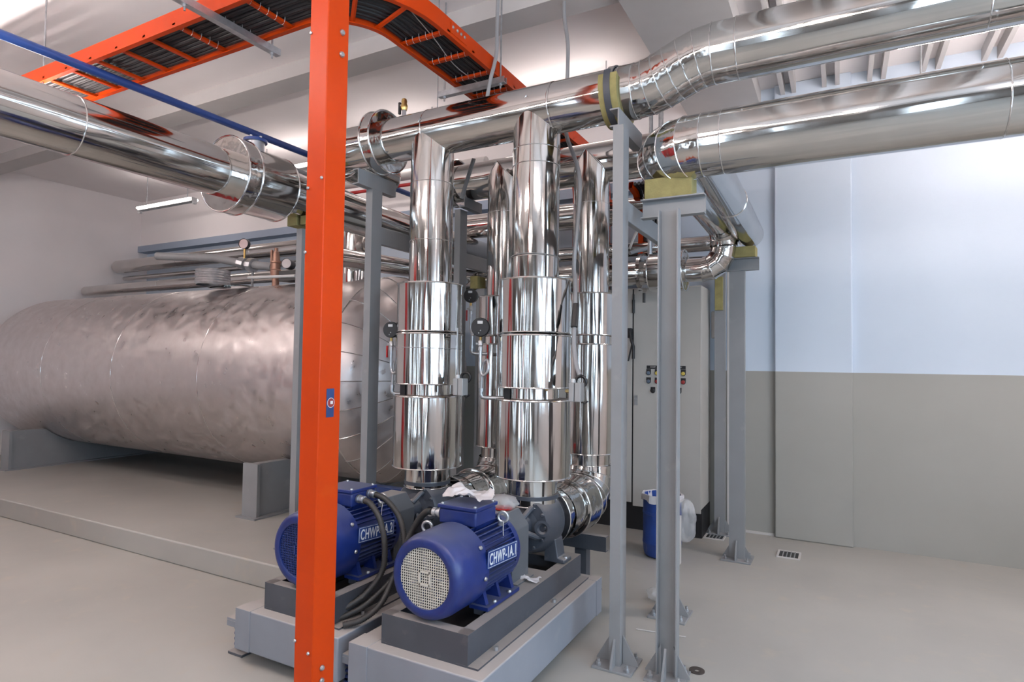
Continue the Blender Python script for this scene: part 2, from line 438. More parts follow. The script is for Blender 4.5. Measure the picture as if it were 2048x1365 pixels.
MB().box(-1.005, -0.97, 3.02, 4.15, 2.25, 2.355).build('tie_beam', GREY, B, bevel=0.003)
MB().lathe((-1.115, HY, HZ), (1, 0, 0), [(0, HR + 0.002), (0, HR + 0.032), (0.10, HR + 0.032), (0.10, HR + 0.002)], 40, a0=math.radians(72), a1=math.radians(288)).build('insulation_ring', YELL, B)
strap = MB().lathe((-1.085, HY, HZ), (1, 0, 0), [(0, HR + 0.03), (0, HR + 0.038), (0.035, HR + 0.038), (0.035, HR + 0.03)], 40, a0=math.radians(65), a1=math.radians(295))
strap.lathe((-1.085, HY, HZ), (1, 0, 0), [(0, HR + 0.002), (0, HR + 0.010), (0.035, HR + 0.010), (0.035, HR + 0.002)], 30, a0=math.radians(-66), a1=math.radians(66))
strap.build('pipe_strap', DGREY, B)
C = post(-0.735, 2.985, 0.0, 2.265, 'yo', 'broad grey channel post under the right-hand pipe elbow, nearest the photographer', s=0.092)
arm(C, -0.915, -0.59, 2.99, 3.15, 2.265, 2.365, 'x', '-y')
MB().box(-0.90, -0.655, 3.12, 3.24, 2.365, 2.475).build('insulation_block', YELL, C, bevel=0.003)
D = post(-0.90, 3.72, 0.0, 2.30, 'x', 'grey steel post standing behind the broad front channel post')
Epost = post(-0.705, 5.05, 0.0, 2.245, 'yw', 'dark grey post near the back wall carrying the far end of a pipe', w=0.115)
arm(Epost, -0.82, -0.545, 4.99, 5.06, 2.247, 2.347, 'x', '-y')
MB().box(-0.72, -0.565, 4.98, 5.12, 2.347, 2.43).build('insulation_block', YELL, Epost, bevel=0.004)
Fp = post(-0.95, 5.75, 0.0, 2.35, 'yw', 'narrow dark post in the gap between control cabinet and back wall corner', w=0.09)
MB().box(-0.985, -0.92, 5.68, 5.74, 2.0, 2.3).build('insulation_block', YELL, Fp)
G = post(-3.40, 3.13, 0.165, 2.44, 'x', 'grey steel post behind the orange upright, under the left insulated pipe')
arm(G, -3.49, -3.31, 3.02, 3.30, 2.36, 2.46, 'x', '-y')
MB().box(-3.49, -3.40, 3.05, 3.22, 2.46, 2.55).build('insulation_block', YELL, G)
MB().box(-3.36, -3.31, 3.05, 3.22, 2.46, 2.52).build('insulation_block', YELL, G)
Hp = post(-2.68, 4.08, 0.0, 2.72, 'x', 'grey post half hidden right behind the left polished riser')
arm(Hp, -2.70, -2.58, 3.98, 4.24, 2.72, 2.80, 'y', '-x')
Ip = post(-3.0, 4.95, 0.165, 2.20, 'yw', 'grey post seen between the two risers in front of the blue wall', w=0.09)
MB().box(-3.10, -3.02, 4.90, 5.05, 2.2, 2.32).build('insulation_block', YELL, Ip)

# ================================================================ front header pipe
t = thing('header_pipe', (-1.5, HY, HZ), 'long polished front header pipe fed by the two nearest risers, stepping up at right', 'pipe', 'polished insulated pipes')
xs = [-3.02, -2.30, -1.43, -1.03]
for i in range(3):
    section(t, (xs[i], HY, HZ), (xs[i + 1] + 0.01, HY, HZ), HR + (0.0015 if i % 2 else 0), X_)
    bead(t, (xs[i + 1], HY, HZ), (1, 0, 0), HR, 0.004)
gores(t, (-3.02 - 0.19, HY, HZ), (-1, 0, 0), (0, 1, 0), 0.19, HR, 4)
section(t, (-3.21, HY + 0.19, HZ), (-3.21, HY + 0.62, HZ), HR, Y_)
MB().lathe((-3.21, HY + 0.62, HZ), (0, 1, 0), [(0.07 * math.sin(a * PI / 12), HR * math.cos(a * PI / 12)) for a in range(7)], 36).build('dished_cap', N_, t)
# S bend to the higher right-hand run
y2, z2, r2 = 3.12, 3.068, 0.146
section(t, (-1.03, HY, HZ), (-0.955, HY, HZ), HR + 0.002, X_)
p0 = Vector((-0.955, HY, HZ)); p1 = Vector((-0.545, y2, z2))
mid = (p1 - p0); d1 = Vector((math.cos(0.42), -0.10, math.sin(0.42))).normalized()
q0 = p0 + Vector((0.07, 0, 0)); L = (p1 - q0).x - 0.07
# path with two shallow bends made of short mitred rings
path = []; N = 6
for i in range(N + 1):
    u = i / N; sft = u * u * (3 - 2 * u)
    path.append(Vector((p0.x + (p1.x - p0.x) * u, HY + (y2 - HY) * sft, HZ + (z2 - HZ) * sft)))
def ringat(c, tdir, r, seg=40):
    tdir = tdir.normalized(); u = Vector((0, 1, 0)); u = (u - tdir * u.dot(tdir)).normalized(); w = tdir.cross(u)
    return [c + (u * math.cos(2 * PI * k / seg) + w * math.sin(2 * PI * k / seg)) * r for k in range(seg)]
rings = []
for i in range(N + 1):
    td = path[min(i + 1, N)] - path[max(i - 1, 0)] if 0 < i < N else Vector((1, 0, 0))
    rings.append(ringat(path[i], td, HR + (r2 - HR) * i / N))
for i in range(N):
    MB().add(rings[i] + rings[i + 1], [(k, (k + 1) % 40, 40 + (k + 1) % 40, 40 + k) for k in range(40)]).build('elbow_gore', N_, t)
    if i: MB().tube(rings[i] + rings[i][:1], 0.0035, 6, caps=False).build('seam_ring', BEAD, t)
bead(t, p0, (1, 0, 0), HR); bead(t, p1, (1, 0, 0), r2)
xr = [-0.545, -0.43, 0.55, 1.5, 2.4, 3.19]
for i in range(5):
    section(t, (xr[i], y2, z2), (xr[i + 1], y2, z2), r2 + (0.0015 if i % 2 else 0), X_)
    if i: bead(t, (xr[i], y2, z2), (1, 0, 0), r2, 0.004)
# flange collar near the left end
for xx in (-2.745, -2.665): bead(t, (xx, HY, HZ), (1, 0, 0), 0.205, 0.007, 'rim_bead')
MB().lathe((-2.745, HY, HZ), (1, 0, 0), [(0, HR), (0, 0.205), (0.08, 0.205), (0.08, HR)], 48).build('flange_collar', N_, t)
# air valve on top
v = thing('air_vent_valve', (-2.54, HY, HZ + HR), 'small brass ball valve on a stub on top of the front header pipe', 'valve')
x, y, z = -2.54, HY, HZ + HR
MB().cyl((x, y, z - 0.01), (x, y, z + 0.05), 0.014, 14).build('stub_pipe', GALV, v)
MB().lathe((x, y, z + 0.05), (0, 0, 1), [(0, 0.018), (0.015, 0.022), (0.03, 0.024), (0.045, 0.018), (0.06, 0.02), (0.075, 0.016), (0.085, 0)], 16).build('valve_body', BRASS, v)
MB().box(x - 0.045, x - 0.03, y - 0.008, y + 0.008, z + 0.03, z + 0.11).build('lever', BLACK, v, bevel=0.002)
MB().cyl((x - 0.03, y, z + 0.09), (x, y, z + 0.09), 0.006, 8).build('spindle', GALV, v)
MB().cyl((x + 0.09, y + 0.25, z), (x + 0.09, y + 0.25, CZ), 0.004, 8).build('hanger_rod', GALV, v)

# ================================================================ discharge risers (front)
def riser(x, y, label, zs, r, extra_bead):
    """zs: top, seam list, jacket A top/bot, jacket B bot, neck bot, jacket C bot, neck D bot"""
    t = thing('discharge_riser', (x, y, 0.7), label, 'pipe', 'polished insulated pipes')
    z = [HZ] + zs['seams'] + [zs['a0']]
    for i in range(len(z) - 1):
        rr_ = r + (0.0015 if i % 2 else 0)
        if i == 0:   # saddle-cut top: two planes meeting at the header axis height
            seg = 64; vs = []; fs = []
            for k in range(seg):
                a = 2 * PI * k / seg; px, py = rr_ * math.cos(a), rr_ * math.sin(a)
                vs.append((x + px, y + py, z[1])); vs.append((x + px, y + py, HZ + 0.045 - abs(px) * 1.15))
            for k in range(seg):
                j = (k + 1) % seg; fs.append((2 * k, 2 * j, 2 * j + 1, 2 * k + 1))
            MB().add(vs, fs).build('cladding_sheet', Z_, t)
            pts = [(x + (rr_ + 0.001) * math.cos(a), y + (rr_ + 0.001) * math.sin(a), HZ + 0.045 - abs(rr_ * math.cos(a)) * 1.15) for a in [PI + PI * k / 32 for k in range(33)]]
            MB().tube(pts, 0.004, 6).build('seam_ring', BEAD, t)
        else:
            section(t, (x, y, z[i]), (x, y, z[i + 1]), rr_, Z_)
        bead(t, (x, y, z[i + 1]), (0, 0, 1), r + 0.001, 0.003)
    def jacket(zt, zb, R, dusty=False):
        o = MB().lathe((x, y, zb), (0, 0, 1), [(0, R - 0.07), (0, R), (zt - zb, R), (zt - zb, R - 0.07)], 56).build('valve_jacket', Z_, t)
        bead(t, (x, y, zt), (0, 0, 1), R, 0.0055, 'rim_bead'); bead(t, (x, y, zb), (0, 0, 1), R, 0.0045, 'rim_bead')
        MB().box(x + R * math.cos(zt * 3) * 0 - 0.002 - R * 0.55, x - R * 0.55 + 0.004, y - R * 0.84, y - R * 0.83, zb, zt).build('lap_seam', BEAD, o)
        if dusty:
            MB().lathe((x, y, zt + 0.003), (0, 0, 1), [(0, r - 0.01), (0.001, R - 0.008)], 48).build('dust_layer', DUST, o)
    jacket(zs['a0'], zs['a1'], 0.207)
    jacket(zs['b0'], zs['b1'], 0.211)
    section(t, (x, y, zs['b1']), (x, y, zs['c0']), 0.146, Z_)
    jacket(zs['c0'], zs['c1'], 0.216, True)
    section(t, (x, y, zs['c1']), (x, y, zs['d1']), 0.140, Z_)
    bead(t, (x, y, zs['d1']), (0, 0, 1), 0.140, 0.004)
    for a in (-2.4,):
        px, py = x + 0.15 * math.cos(a), y + 0.15 * math.sin(a)
        MB().box(px - 0.02, px + 0.02, py - 0.02, py + 0.02, zs['c0'], zs['b1']).build('valve_lug', BLACK, t)
    return t
R1 = riser(-1.555, HY, 'tall polished riser right above the nearest blue motor, in front of all pipes',
      dict(seams=[2.736, 2.641, 2.107], a0=1.972, a1=1.672, b0=1.655, b1=1.362, c0=1.29, c1=0.86, d1=0.70), 0.137, None)
R2 = riser(-2.30, HY, 'tall polished riser at left, next to the post and above the second blue motor',
      dict(seams=[2.63, 2.262], a0=1.985, a1=1.687, b0=1.672, b1=1.362, c0=1.285, c1=0.85, d1=0.72), 0.137, None)
# thin tie wire round the risers
w_ = MB().torus((-2.30, HY, 1.585), (0.02, 0, 1), 0.215, 0.002, 48, 5).build('tie_wire', GALV); tag(w_, 'thin wire tied round the middle jacket of the left riser', 'wire')
w_ = MB().torus((-1.555, HY, 2.107), (0.0, 0.06, 1), 0.142, 0.0025, 48, 5).build('tie_wire', GALV); tag(w_, 'thin wire tied round the bare part of the right riser', 'wire')

# ================================================================ suction risers (behind)
H2Y, H2Z, H2R_ = 4.12, 2.955, 0.146
t = thing('header_pipe', (-1.8, H2Y, H2Z), 'rear header pipe crossing behind the front risers, ending in a capped flange at left', 'pipe', 'polished insulated pipes')
for a, b in ((-2.72, -1.9), (-1.9, -1.2), (-1.2, -0.2), (-0.2, 1.2), (1.2, 3.19)):
    section(t, (a, H2Y, H2Z), (b, H2Y, H2Z), H2R_, X_); bead(t, (b, H2Y, H2Z), (1, 0, 0), H2R_, 0.0035)
MB().lathe((-2.77, H2Y, H2Z), (1, 0, 0), [(0, 0), (0, 0.19), (0.05, 0.19), (0.05, 0.14)], 44).build('flange_collar', N_, t)
bead(t, (-2.72, H2Y, H2Z), (1, 0, 0), 0.19, 0.006, 'rim_bead')
def suction(x, y, label, jr=0.165):
    t = thing('suction_riser', (x, y, 0.62), label, 'pipe', 'polished insulated pipes')
    r = 0.127; HH = H2Z
    seg = 64; vs = []; fs = []
    for k in range(seg):
        a = 2 * PI * k / seg; px, py = r * math.cos(a), r * math.sin(a)
        vs.append((x + px, y + py, 2.63)); vs.append((x + px, y + py, HH + 0.05 - abs(px) * 1.15))
    for k in range(seg):
        j = (k + 1) % seg; fs.append((2 * k, 2 * j, 2 * j + 1, 2 * k + 1))
    MB().add(vs, fs).build('cladding_sheet', Z_, t)
    MB().tube([(x + (r + 0.001) * math.cos(a), y + (r + 0.001) * math.sin(a), HH + 0.05 - abs(r * math.cos(a)) * 1.15) for a in [PI + PI * k / 32 for k in range(33)]], 0.0035, 6).build('seam_ring', BEAD, t)
    section(t, (x, y, 2.63), (x, y, 1.99), r + 0.002, Z_); bead(t, (x, y, 2.63), (0, 0, 1), r, 0.003)
    for zt, zb, R in ((1.99, 1.70, jr), (1.635, 0.88, jr + 0.003)):
        MB().lathe((x, y, zb), (0, 0, 1), [(0, R - 0.06), (0, R), (zt - zb, R), (zt - zb, R - 0.06)], 48).build('valve_jacket', Z_, t)
        bead(t, (x, y, zt), (0, 0, 1), R, 0.0055, 'rim_bead'); bead(t, (x, y, zb), (0, 0, 1), R, 0.0045, 'rim_bead')
    section(t, (x, y, 1.70), (x, y, 1.635), 0.14, Z_)
    section(t, (x, y, 0.88), (x, y, 0.80), 0.15, Z_); bead(t, (x, y, 0.80), (0, 0, 1), 0.15, 0.004)
    # elbow to the pump suction
    gores(t, (x, y, 0.575), (0, 0, -1), (0, -1, 0), 0.225, 0.165, 4, r_end=0.182)
    section(t, (x, y - 0.225, 0.575), (x, 3.62, 0.575), 0.184, N_); bead(t, (x, y - 0.225, 0.575), (0, 1, 0), 0.184, 0.004)
    MB().lathe((x, 3.62, 0.575), (0, -1, 0), [(0, 0.184), (0.002, 0.165)], 44).build('end_cap', N_, t); section(t, (x, 3.62, 0.58), (x, 3.43, 0.58), 0.165, N_); bead(t, (x, 3.62, 0.575), (0, 1, 0), 0.184, 0.004)
    MB().lathe((x, 3.43, 0.585), (0, -1, 0), [(0, 0.158), (0.02, 0.163), (0.10, 0.172), (0.10, 0.09)], 44).build('valve_jacket', N_, t)
    bead(t, (x, 3.33, 0.585), (0, 1, 0), 0.168, 0.004, 'rim_bead')
    return t
S1 = suction(-1.555, 4.06, 'polished suction riser standing behind and right of the nearest riser')
S2 = suction(-2.245, 4.02, 'polished suction riser mostly hidden between the two front risers', 0.185)
for x, lab in ((-1.555, 'steel pipe stand under the suction elbow behind the nearest pump'), (-2.30, 'steel pipe stand under the suction elbow behind the left pump')):
    t = thing('pipe_stand', (x, 3.9, 0), lab, 'stand', 'stands under the suction elbows')
    arm(t, x - 0.10, x + 0.24, 3.74, 3.80, 0.30, 0.395, 'x', '+y', DGREY)
    MB().box(x + 0.02, x + 0.10, 3.76, 3.83, 0.012, 0.30).build('leg', DGREY, t)
    MB().box(x - 0.04, x + 0.16, 3.70, 3.90, 0, 0.012).build('base_plate', DGREY, t)

# ================================================================ right-hand pipe with elbow, running away behind the channel post
t = thing('elbow_pipe', (-0.6, 3.14, 2.63), 'thick polished pipe at right whose segmented elbow rests on the broad channel post', 'pipe', 'polished insulated pipes')
y3, z3, r3 = 3.13, 2.615, 0.156
xr = [-0.60, -0.50, 0.6, 1.6, 3.19]
for i in range(4):
    section(t, (xr[i], y3, z3), (xr[i + 1], y3, z3), r3 + (0.0015 if i % 2 else 0), X_); bead(t, (xr[i], y3, z3), (1, 0, 0), r3, 0.004)
gores(t, (-0.82, y3, z3), (-1, 0, 0), (0, 1, 0), 0.22, r3, 5, r_end=0.172)
section(t, (-0.82, y3 + 0.22, z3), (-0.82, 3.62, z3), 0.172, Y_)
section(t, (-0.80, 3.62, z3), (-0.80, 4.85, z3 - 0.02), 0.115, Y_)
MB().lathe((-0.815, 3.62, z3), (0, 1, 0), [(0, 0.172), (0.06, 0.115)], 40).build('reducer', N_, t)
bead(t, (-0.80, 4.2, z3), (0, 1, 0), 0.115, 0.003)
gores(t, (-0.80, 5.0, z3 - 0.02), (0, 1, 0), (0, 0, -1), 0.15, 0.105, 3)
section(t, (-0.80, 5.0, z3 - 0.17), (-0.80, 5.0, 2.44), 0.10, Z_)
e0, e1 = gores(t, (-0.80, 5.0, 2.27), (0, 0, -1), (-1, 0, 0), 0.16, 0.10, 4)
section(t, (-0.96, 5.0, 2.27), (-1.10, 5.0, 2.27), 0.095, X_)
MB().lathe((-1.10, 5.0, 2.27), (-1, 0, 0), [(0, 0.095), (0, 0.165), (0.03, 0.168), (0.035, 0.155), (0.28, 0.155), (0.28, 0.10)], 40).build('valve_jacket', X_, t)
bead(t, (-1.10, 5.0, 2.27), (1, 0, 0), 0.167, 0.006, 'rim_bead'); bead(t, (-1.38, 5.0, 2.27), (1, 0, 0), 0.155, 0.005, 'rim_bead')
section(t, (-1.38, 5.0, 2.27), (-1.44, 5.0, 2.27), 0.10, X_)
MB().lathe((-1.44, 5.0, 2.27), (-1, 0, 0), [(0, 0.10), (0.0, 0.165), (0.03, 0.165), (0.03, 0.10)], 40).build('flange_collar', N_, t)
section(t, (-1.47, 5.0, 2.27), (-2.9, 5.0, 2.27), 0.10, X_)
MB().cyl((-1.44, 5.0, 2.10), (-1.44, 5.0, 2.02), 0.012, 10).build('drain_stub', BLACK, t)

t = thing('high_pipe', (-0.62, 4.2, 2.6), 'bluish polished pipe running away at far right to a yellow block on the dark post', 'pipe', 'polished insulated pipes')
section(t, (-0.625, 3.2, 2.60), (-0.625, 4.15, 2.58), 0.105, Y_)
section(t, (-0.625, 4.15, 2.58), (-0.625, 5.12, 2.545), 0.1065, Y_); bead(t, (-0.625, 4.15, 2.58), (0, 1, 0), 0.106, 0.004)
MB().lathe((-0.625, 5.12, 2.545), (0, 1, 0), [(0.05 * math.sin(a * PI / 12), 0.106 * math.cos(a * PI / 12)) for a in range(7)], 32).build('dished_cap', N_, t)

# ================================================================ pipes behind
def run(name, pts, r, mat, label, cat='pipe', group='polished insulated pipes', seams=3, caps=True):
    t = thing(name, pts[0], label, cat, group)
    p0, p1 = Vector(pts[0]), Vector(pts[1])
    for i in range(seams):
        a = p0.lerp(p1, i / seams); b = p0.lerp(p1, (i + 1) / seams)
        section(t, a, b, r + (0.001 if i % 2 else 0), mat, 32, ends=(i in (0, seams - 1)) and caps)
        if i: bead(t, a, p1 - p0, r, 0.003)
    return t
t = run('wall_pipe', [(-9.9, 5.4, 2.91), (-5.2, 5.4, 2.91)], 0.10, X_, 'thick polished pipe along the back wall above the left tank')
run('wall_pipe', [(-9.9, 5.5, 2.74), (-5.2, 5.5, 2.74)], 0.035, X_, 'thin polished pipe just below the thick one over the left tank', seams=2)
run('wall_pipe', [(-9.9, 4.95, 2.48), (-4.4, 4.95, 2.48)], 0.07, X_, 'low polished pipe along the crown of the tank, behind the small valves')
run('wall_pipe', [(-3.5, 5.4, 2.93), (-1.7, 5.4, 2.91)], 0.125, X_, 'thick polished pipe with a rounded end, high between the two risers', seams=2)
run('wall_pipe', [(-3.9, 5.5, 2.36), (-1.5, 5.5, 2.36)], 0.10, X_, 'polished pipe low between the two risers near the blue wall', seams=2)
run('wall_pipe', [(-2.6, 5.55, 2.585), (-0.90, 5.55, 2.585)], 0.07, X_, 'bright polished pipe along the wall behind the right-hand posts')
run('wall_pipe', [(-2.6, 5.60, 2.44), (-0.95, 5.60, 2.44)], 0.045, X_, 'thin polished pipe under the bright one behind the right-hand posts', seams=2)
run('wall_pipe', [(-2.7, 5.35, 2.98), (-1.35, 5.35, 2.95)], 0.06, X_, 'slim polished pipe right of the nearest riser, above the foil box', seams=2)
# pipe away from the left (big jacket near)
t = thing('left_pipe', (-3.4, 2.4, 2.66), 'large jacketed pipe with a flange ring at the upper left, running away over the tank', 'pipe', 'polished insulated pipes')
lx, lz = -3.40, 2.665
for ya, yb in ((-4.55, -2.9), (-2.9, -1.3), (-1.3, 0.3), (0.3, 1.6), (1.6, 2.52)):
    section(t, (lx, ya, lz), (lx, yb, lz), 0.15, Y_); bead(t, (lx, yb, lz), (0, 1, 0), 0.15)
MB().lathe((lx, 2.47, lz), (0, 1, 0), [(0, 0.14), (0, 0.24), (0.10, 0.24), (0.10, 0.2)], 52).build('flange_collar', N_, t)
bead(t, (lx, 2.47, lz), (0, 1, 0), 0.24, 0.006, 'rim_bead'); bead(t, (lx, 2.57, lz), (0, 1, 0), 0.24, 0.006, 'rim_bead')
MB().lathe((lx, 2.57, lz), (0, 1, 0), [(0, 0.215), (0.31, 0.215), (0.31, 0.15)], 52).build('valve_jacket', Y_, t)
bead(t, (lx, 2.88, lz), (0, 1, 0), 0.215, 0.005, 'rim_bead')
section(t, (lx, 2.88, lz), (lx, 4.3, lz - 0.01), 0.148, Y_); section(t, (lx, 4.3, lz - 0.01), (lx, 5.8, lz - 0.02), 0.15, Y_)
bead(t, (lx, 4.3, lz - 0.01), (0, 1, 0), 0.15)
MB().cyl((lx, 2.69, lz + 0.2), (lx, 2.69, lz + 0.27), 0.06, 24).build('nozzle_neck', GALV, t)
MB().lathe((lx, 2.69, lz + 0.27), (0, 0, 1), [(0, 0.06), (0, 0.075), (0.018, 0.075), (0.018, 0)], 24).build('blind_cap', PIPEB, t)
for q in range(5):
    a = q * 2 * PI / 5; MB().cyl((lx + 0.05 * math.cos(a), 2.69 + 0.05 * math.sin(a), lz + 0.288), (lx + 0.05 * math.cos(a), 2.69 + 0.05 * math.sin(a), lz + 0.305), 0.008, 6).build('bolt', GALV, t)
run('wall_pipe', [(-3.95, 3.9, 2.42), (-3.40, 5.7, 2.40)], 0.085, Y_, 'polished pipe under the left jacketed pipe, seen between post and left riser', seams=2)
b_ = run('blue_pipe', [(-4.2, 1.2, 3.33), (-4.2, 5.75, 3.36)], 0.028, PIPEB, 'thin dark blue pipe high at left running away over the flanged pipe', group='thin painted pipes', seams=1)
b_ = run('blue_pipe', [(-4.25, 3.7, 3.20), (-4.0, 4.6, 3.02)], 0.018, GREY, 'thin grey brace sloping down from the blue pipe', group='thin painted pipes', seams=1)
run('white_pipe', [(-5.2, 5.0, 3.46), (-3.0, 5.0, 3.44)], 0.055, PWHITE, 'white pipe high behind the flanged end of the front header', group='thin painted pipes', seams=2)
run('red_pipe', [(-5.2, 5.0, 3.35), (-3.0, 5.0, 3.335)], 0.018, RED, 'thin red pipe below the white one behind the front header flange', group='thin painted pipes', seams=1)
run('red_pipe', [(-2.4, 5.45, 2.40), (-1.3, 5.45, 2.40)], 0.03, RED, 'short red pipe glimpsed right of the nearest riser', group='thin painted pipes', seams=1)
o = MB().box(-2.33, -2.31, 3.60, 3.62, 2.66, 2.95, rot=Matrix.Rotation(0.35, 3, 'Y')).build('pipe_brace', GREY); tag(o, 'short grey brace bar slanting up behind the top of the left riser', 'bracket')
fb = MB().box(-1.95, -1.80, 5.0, 5.12, 2.42, 2.78).build('foil_box', FOIL, bevel=0.004)
tag(fb, 'crinkled foil-clad box between the nearest riser and the rear riser', 'box')
MB().box(-1.98, -1.78, 4.98, 5.14, 2.40, 2.42).build('box_rim', BEAD, fb).location = (0, 0, 0)

# ================================================================ storage tank
TY, TZ, TR = 4.5, 1.335, 0.945
t = thing('storage_tank', (-6, TY, 0.165), 'huge horizontal metal-clad tank lying behind the orange upright', 'tank')
xs = [-9.4, -8.0, -6.6, -5.2, -3.62]
for i in range(4):
    MB().lathe((xs[i], TY, TZ), (1, 0, 0), [(0, TR), (xs[i + 1] - xs[i], TR)], 96).build('shell_sheet', TANK, t)
    if i: bead(t, (xs[i], TY, TZ), (1, 0, 0), TR, 0.003)
NG = 24
for k in range(NG):   # gored dished end
    a0, a1 = 2 * PI * k / NG, 2 * PI * (k + 1) / NG
    m = MB(); vs = []; nr = 12; na = 3
    for i in range(nr + 1):
        th = (PI / 2) * i / nr
        for j in range(na + 1):
            a = a0 + (a1 - a0) * j / na; lift = 0.006 * (1 - j / na)
            R = (TR + lift) * math.cos(th); vs.append((-3.62 + 0.45 * math.sin(th), TY + R * math.sin(a), TZ + R * math.cos(a)))
    fs = [(i * (na + 1) + j, i * (na + 1) + j + 1, (i + 1) * (na + 1) + j + 1, (i + 1) * (na + 1) + j) for i in range(nr) for j in range(na)]
    m.add(vs, fs).build('end_gore', TANK, t)
    MB().tube([(-3.62 + 0.45 * math.sin(th), TY + (TR + 0.006) * math.cos(th) * math.sin(a0), TZ + (TR + 0.006) * math.cos(th) * math.cos(a0)) for th in [PI / 2 * i / 14 for i in range(14)]], 0.0035, 5).build('gore_seam', BEAD, t)
MB().lathe((-3.62, TY, TZ), (1, 0, 0), [(0, TR + 0.002), (0.012, TR + 0.006), (0.02, TR + 0.0)], 96).build('seam_ring', BEAD, t)
MB().lathe((-9.4, TY, TZ), (-1, 0, 0), [(0.45 * math.sin(i * PI / 20), TR * math.cos(i * PI / 20)) for i in range(11)], 64).build('dished_end', TANK, t)
for xx in (-4.37, -8.6):
    MB().box(xx - 0.09, xx + 0.09, 3.50, 3.53, 0.165, 0.62).build('saddle_flange', GREY, t)
    pol = [(3.52, 0.165), (5.48, 0.165), (5.48, 0.62)] + [(TY + (TR + 0.004) * math.sin(a), TZ - (TR + 0.004) * math.cos(a)) for a in [0.71 - 1.42 * i / 16 for i in range(17)]] + [(3.52, 0.62)]
    MB().prism(pol, 'x', xx - 0.02, xx + 0.06).build('saddle_web', GREY, t)
    MB().box(xx - 0.12, xx + 0.12, 3.46, 5.55, 0.165, 0.18).build('saddle_base', GREY, t)
# nozzle riser on the tank
section(t, (-3.99, 4.3, 2.20), (-3.99, 4.3, 2.46), 0.13, Z_); bead(t, (-3.99, 4.3, 2.46), (0, 0, 1), 0.135, 0.006)
section(t, (-3.99, 4.3, 2.46), (-3.99, 4.3, 2.72), 0.118, Z_)

# small fittings on the tank crown
v = thing('relief_valve', (-5.07, 4.3, 2.25), 'bronze relief valve standing on the tank crown beside a grey pipe end', 'valve')
MB().lathe((-5.07, 4.3, 2.22), (0, 0, 1), [(0, 0.035), (0.12, 0.035), (0.13, 0.05), (0.19, 0.055), (0.2, 0.045), (0.26, 0.045), (0.27, 0.055), (0.285, 0.055), (0.29, 0.04), (0.38, 0.03), (0.385, 0.02), (0.42, 0.018), (0.42, 0)], 20).build('valve_body', COPPER, v)
MB().box(-5.12, -5.10, 4.27, 4.29, 2.42, 2.62).build('lever', COPPER, v)
t = thing('grey_branch_pipe', (-5.6, 4.3, 2.5), 'grey steel branch pipe with a union at the far left above the tank', 'pipe')
MB().tube([(-6.6, 4.0, 2.62), (-5.9, 4.2, 2.58), (-5.5, 4.28, 2.50), (-5.12, 4.30, 2.45)], 0.042, 18).build('pipe_body', GREY, t)
MB().cyl((-5.58, 4.27, 2.52), (-5.50, 4.28, 2.50), 0.065, 10).build('union_nut', GALV, t)
MB().cyl((-5.44, 4.28, 2.49), (-5.38, 4.285, 2.48), 0.075, 10).build('union_nut', GALV, t)
MB().cyl((-5.40, 4.285, 2.22), (-5.40, 4.285, 2.48), 0.012, 8).build('prop', GREY, t)
def dial(name, c, d, r, label, face, depth=0.05, stem=None):
    g = thing(name, c, label, 'gauge'); c = Vector(c); d = Vector(d).normalized()
    MB().lathe(c - d * depth, d, [(0, 0), (0, r * 0.9), (0.006, r), (depth, r), (depth, r * 0.92), (depth - 0.005, r * 0.9)], 32).build('gauge_case', BLACK, g)
    MB().lathe(c - d * 0.006, d, [(0, 0), (0.001, r * 0.9)], 32).build('gauge_face', face, g)
    return g
g = dial('pressure_gauge', (-5.45, 4.2, 2.70), (0.35, -1, 0), 0.055, 'small white-faced dial standing on the grey branch pipe at the far left', paint('pale_dial', (0.55, 0.42, 0.42), 0.3))
MB().cyl((-5.45, 4.22, 2.55), (-5.45, 4.22, 2.65), 0.01, 8).build('gauge_stem', BRASS, g)
g = dial('pressure_gauge', (-4.75, 4.15, 2.44), (0.5, -1, 0), 0.05, 'small dial lying low on the tank crown just left of the orange upright', paint('pale_dial', (0.5, 0.45, 0.45), 0.3), depth=0.12)
MB().box(-4.85, -4.55, 4.15, 4.3, 2.27, 2.37).build('gauge_bracket', BLACK, g)
t = thing('finned_collar', (-5.75, 4.25, 2.3), 'ribbed bright metal duct collar at the far left edge above the tank', 'collar')
MB().lathe((-5.78, 4.1, 2.27), (0, 0, 1), [(0, 0.16)] + [(0.01 + 0.013 * i, 0.165 + 0.006 * (i % 2)) for i in range(12)] + [(0.16, 0.15), (0.16, 0)], 40).build('ribbed_band', GALV, t)
MB().lathe((-5.5, 4.1, 2.22), (0.1, -0.2, 1), [(0, 0.05), (0.015, 0.20), (0.02, 0.205), (0.02, 0.19)], 40).build('curved_lip', BEAD, t)
MB().tube(spline([(-5.1, 4.0, 2.30), (-4.9, 3.98, 2.29), (-4.6, 4.0, 2.285), (-4.45, 4.0, 2.28)], 5), 0.014, 8).build('rolled_edge', WHITE, t)

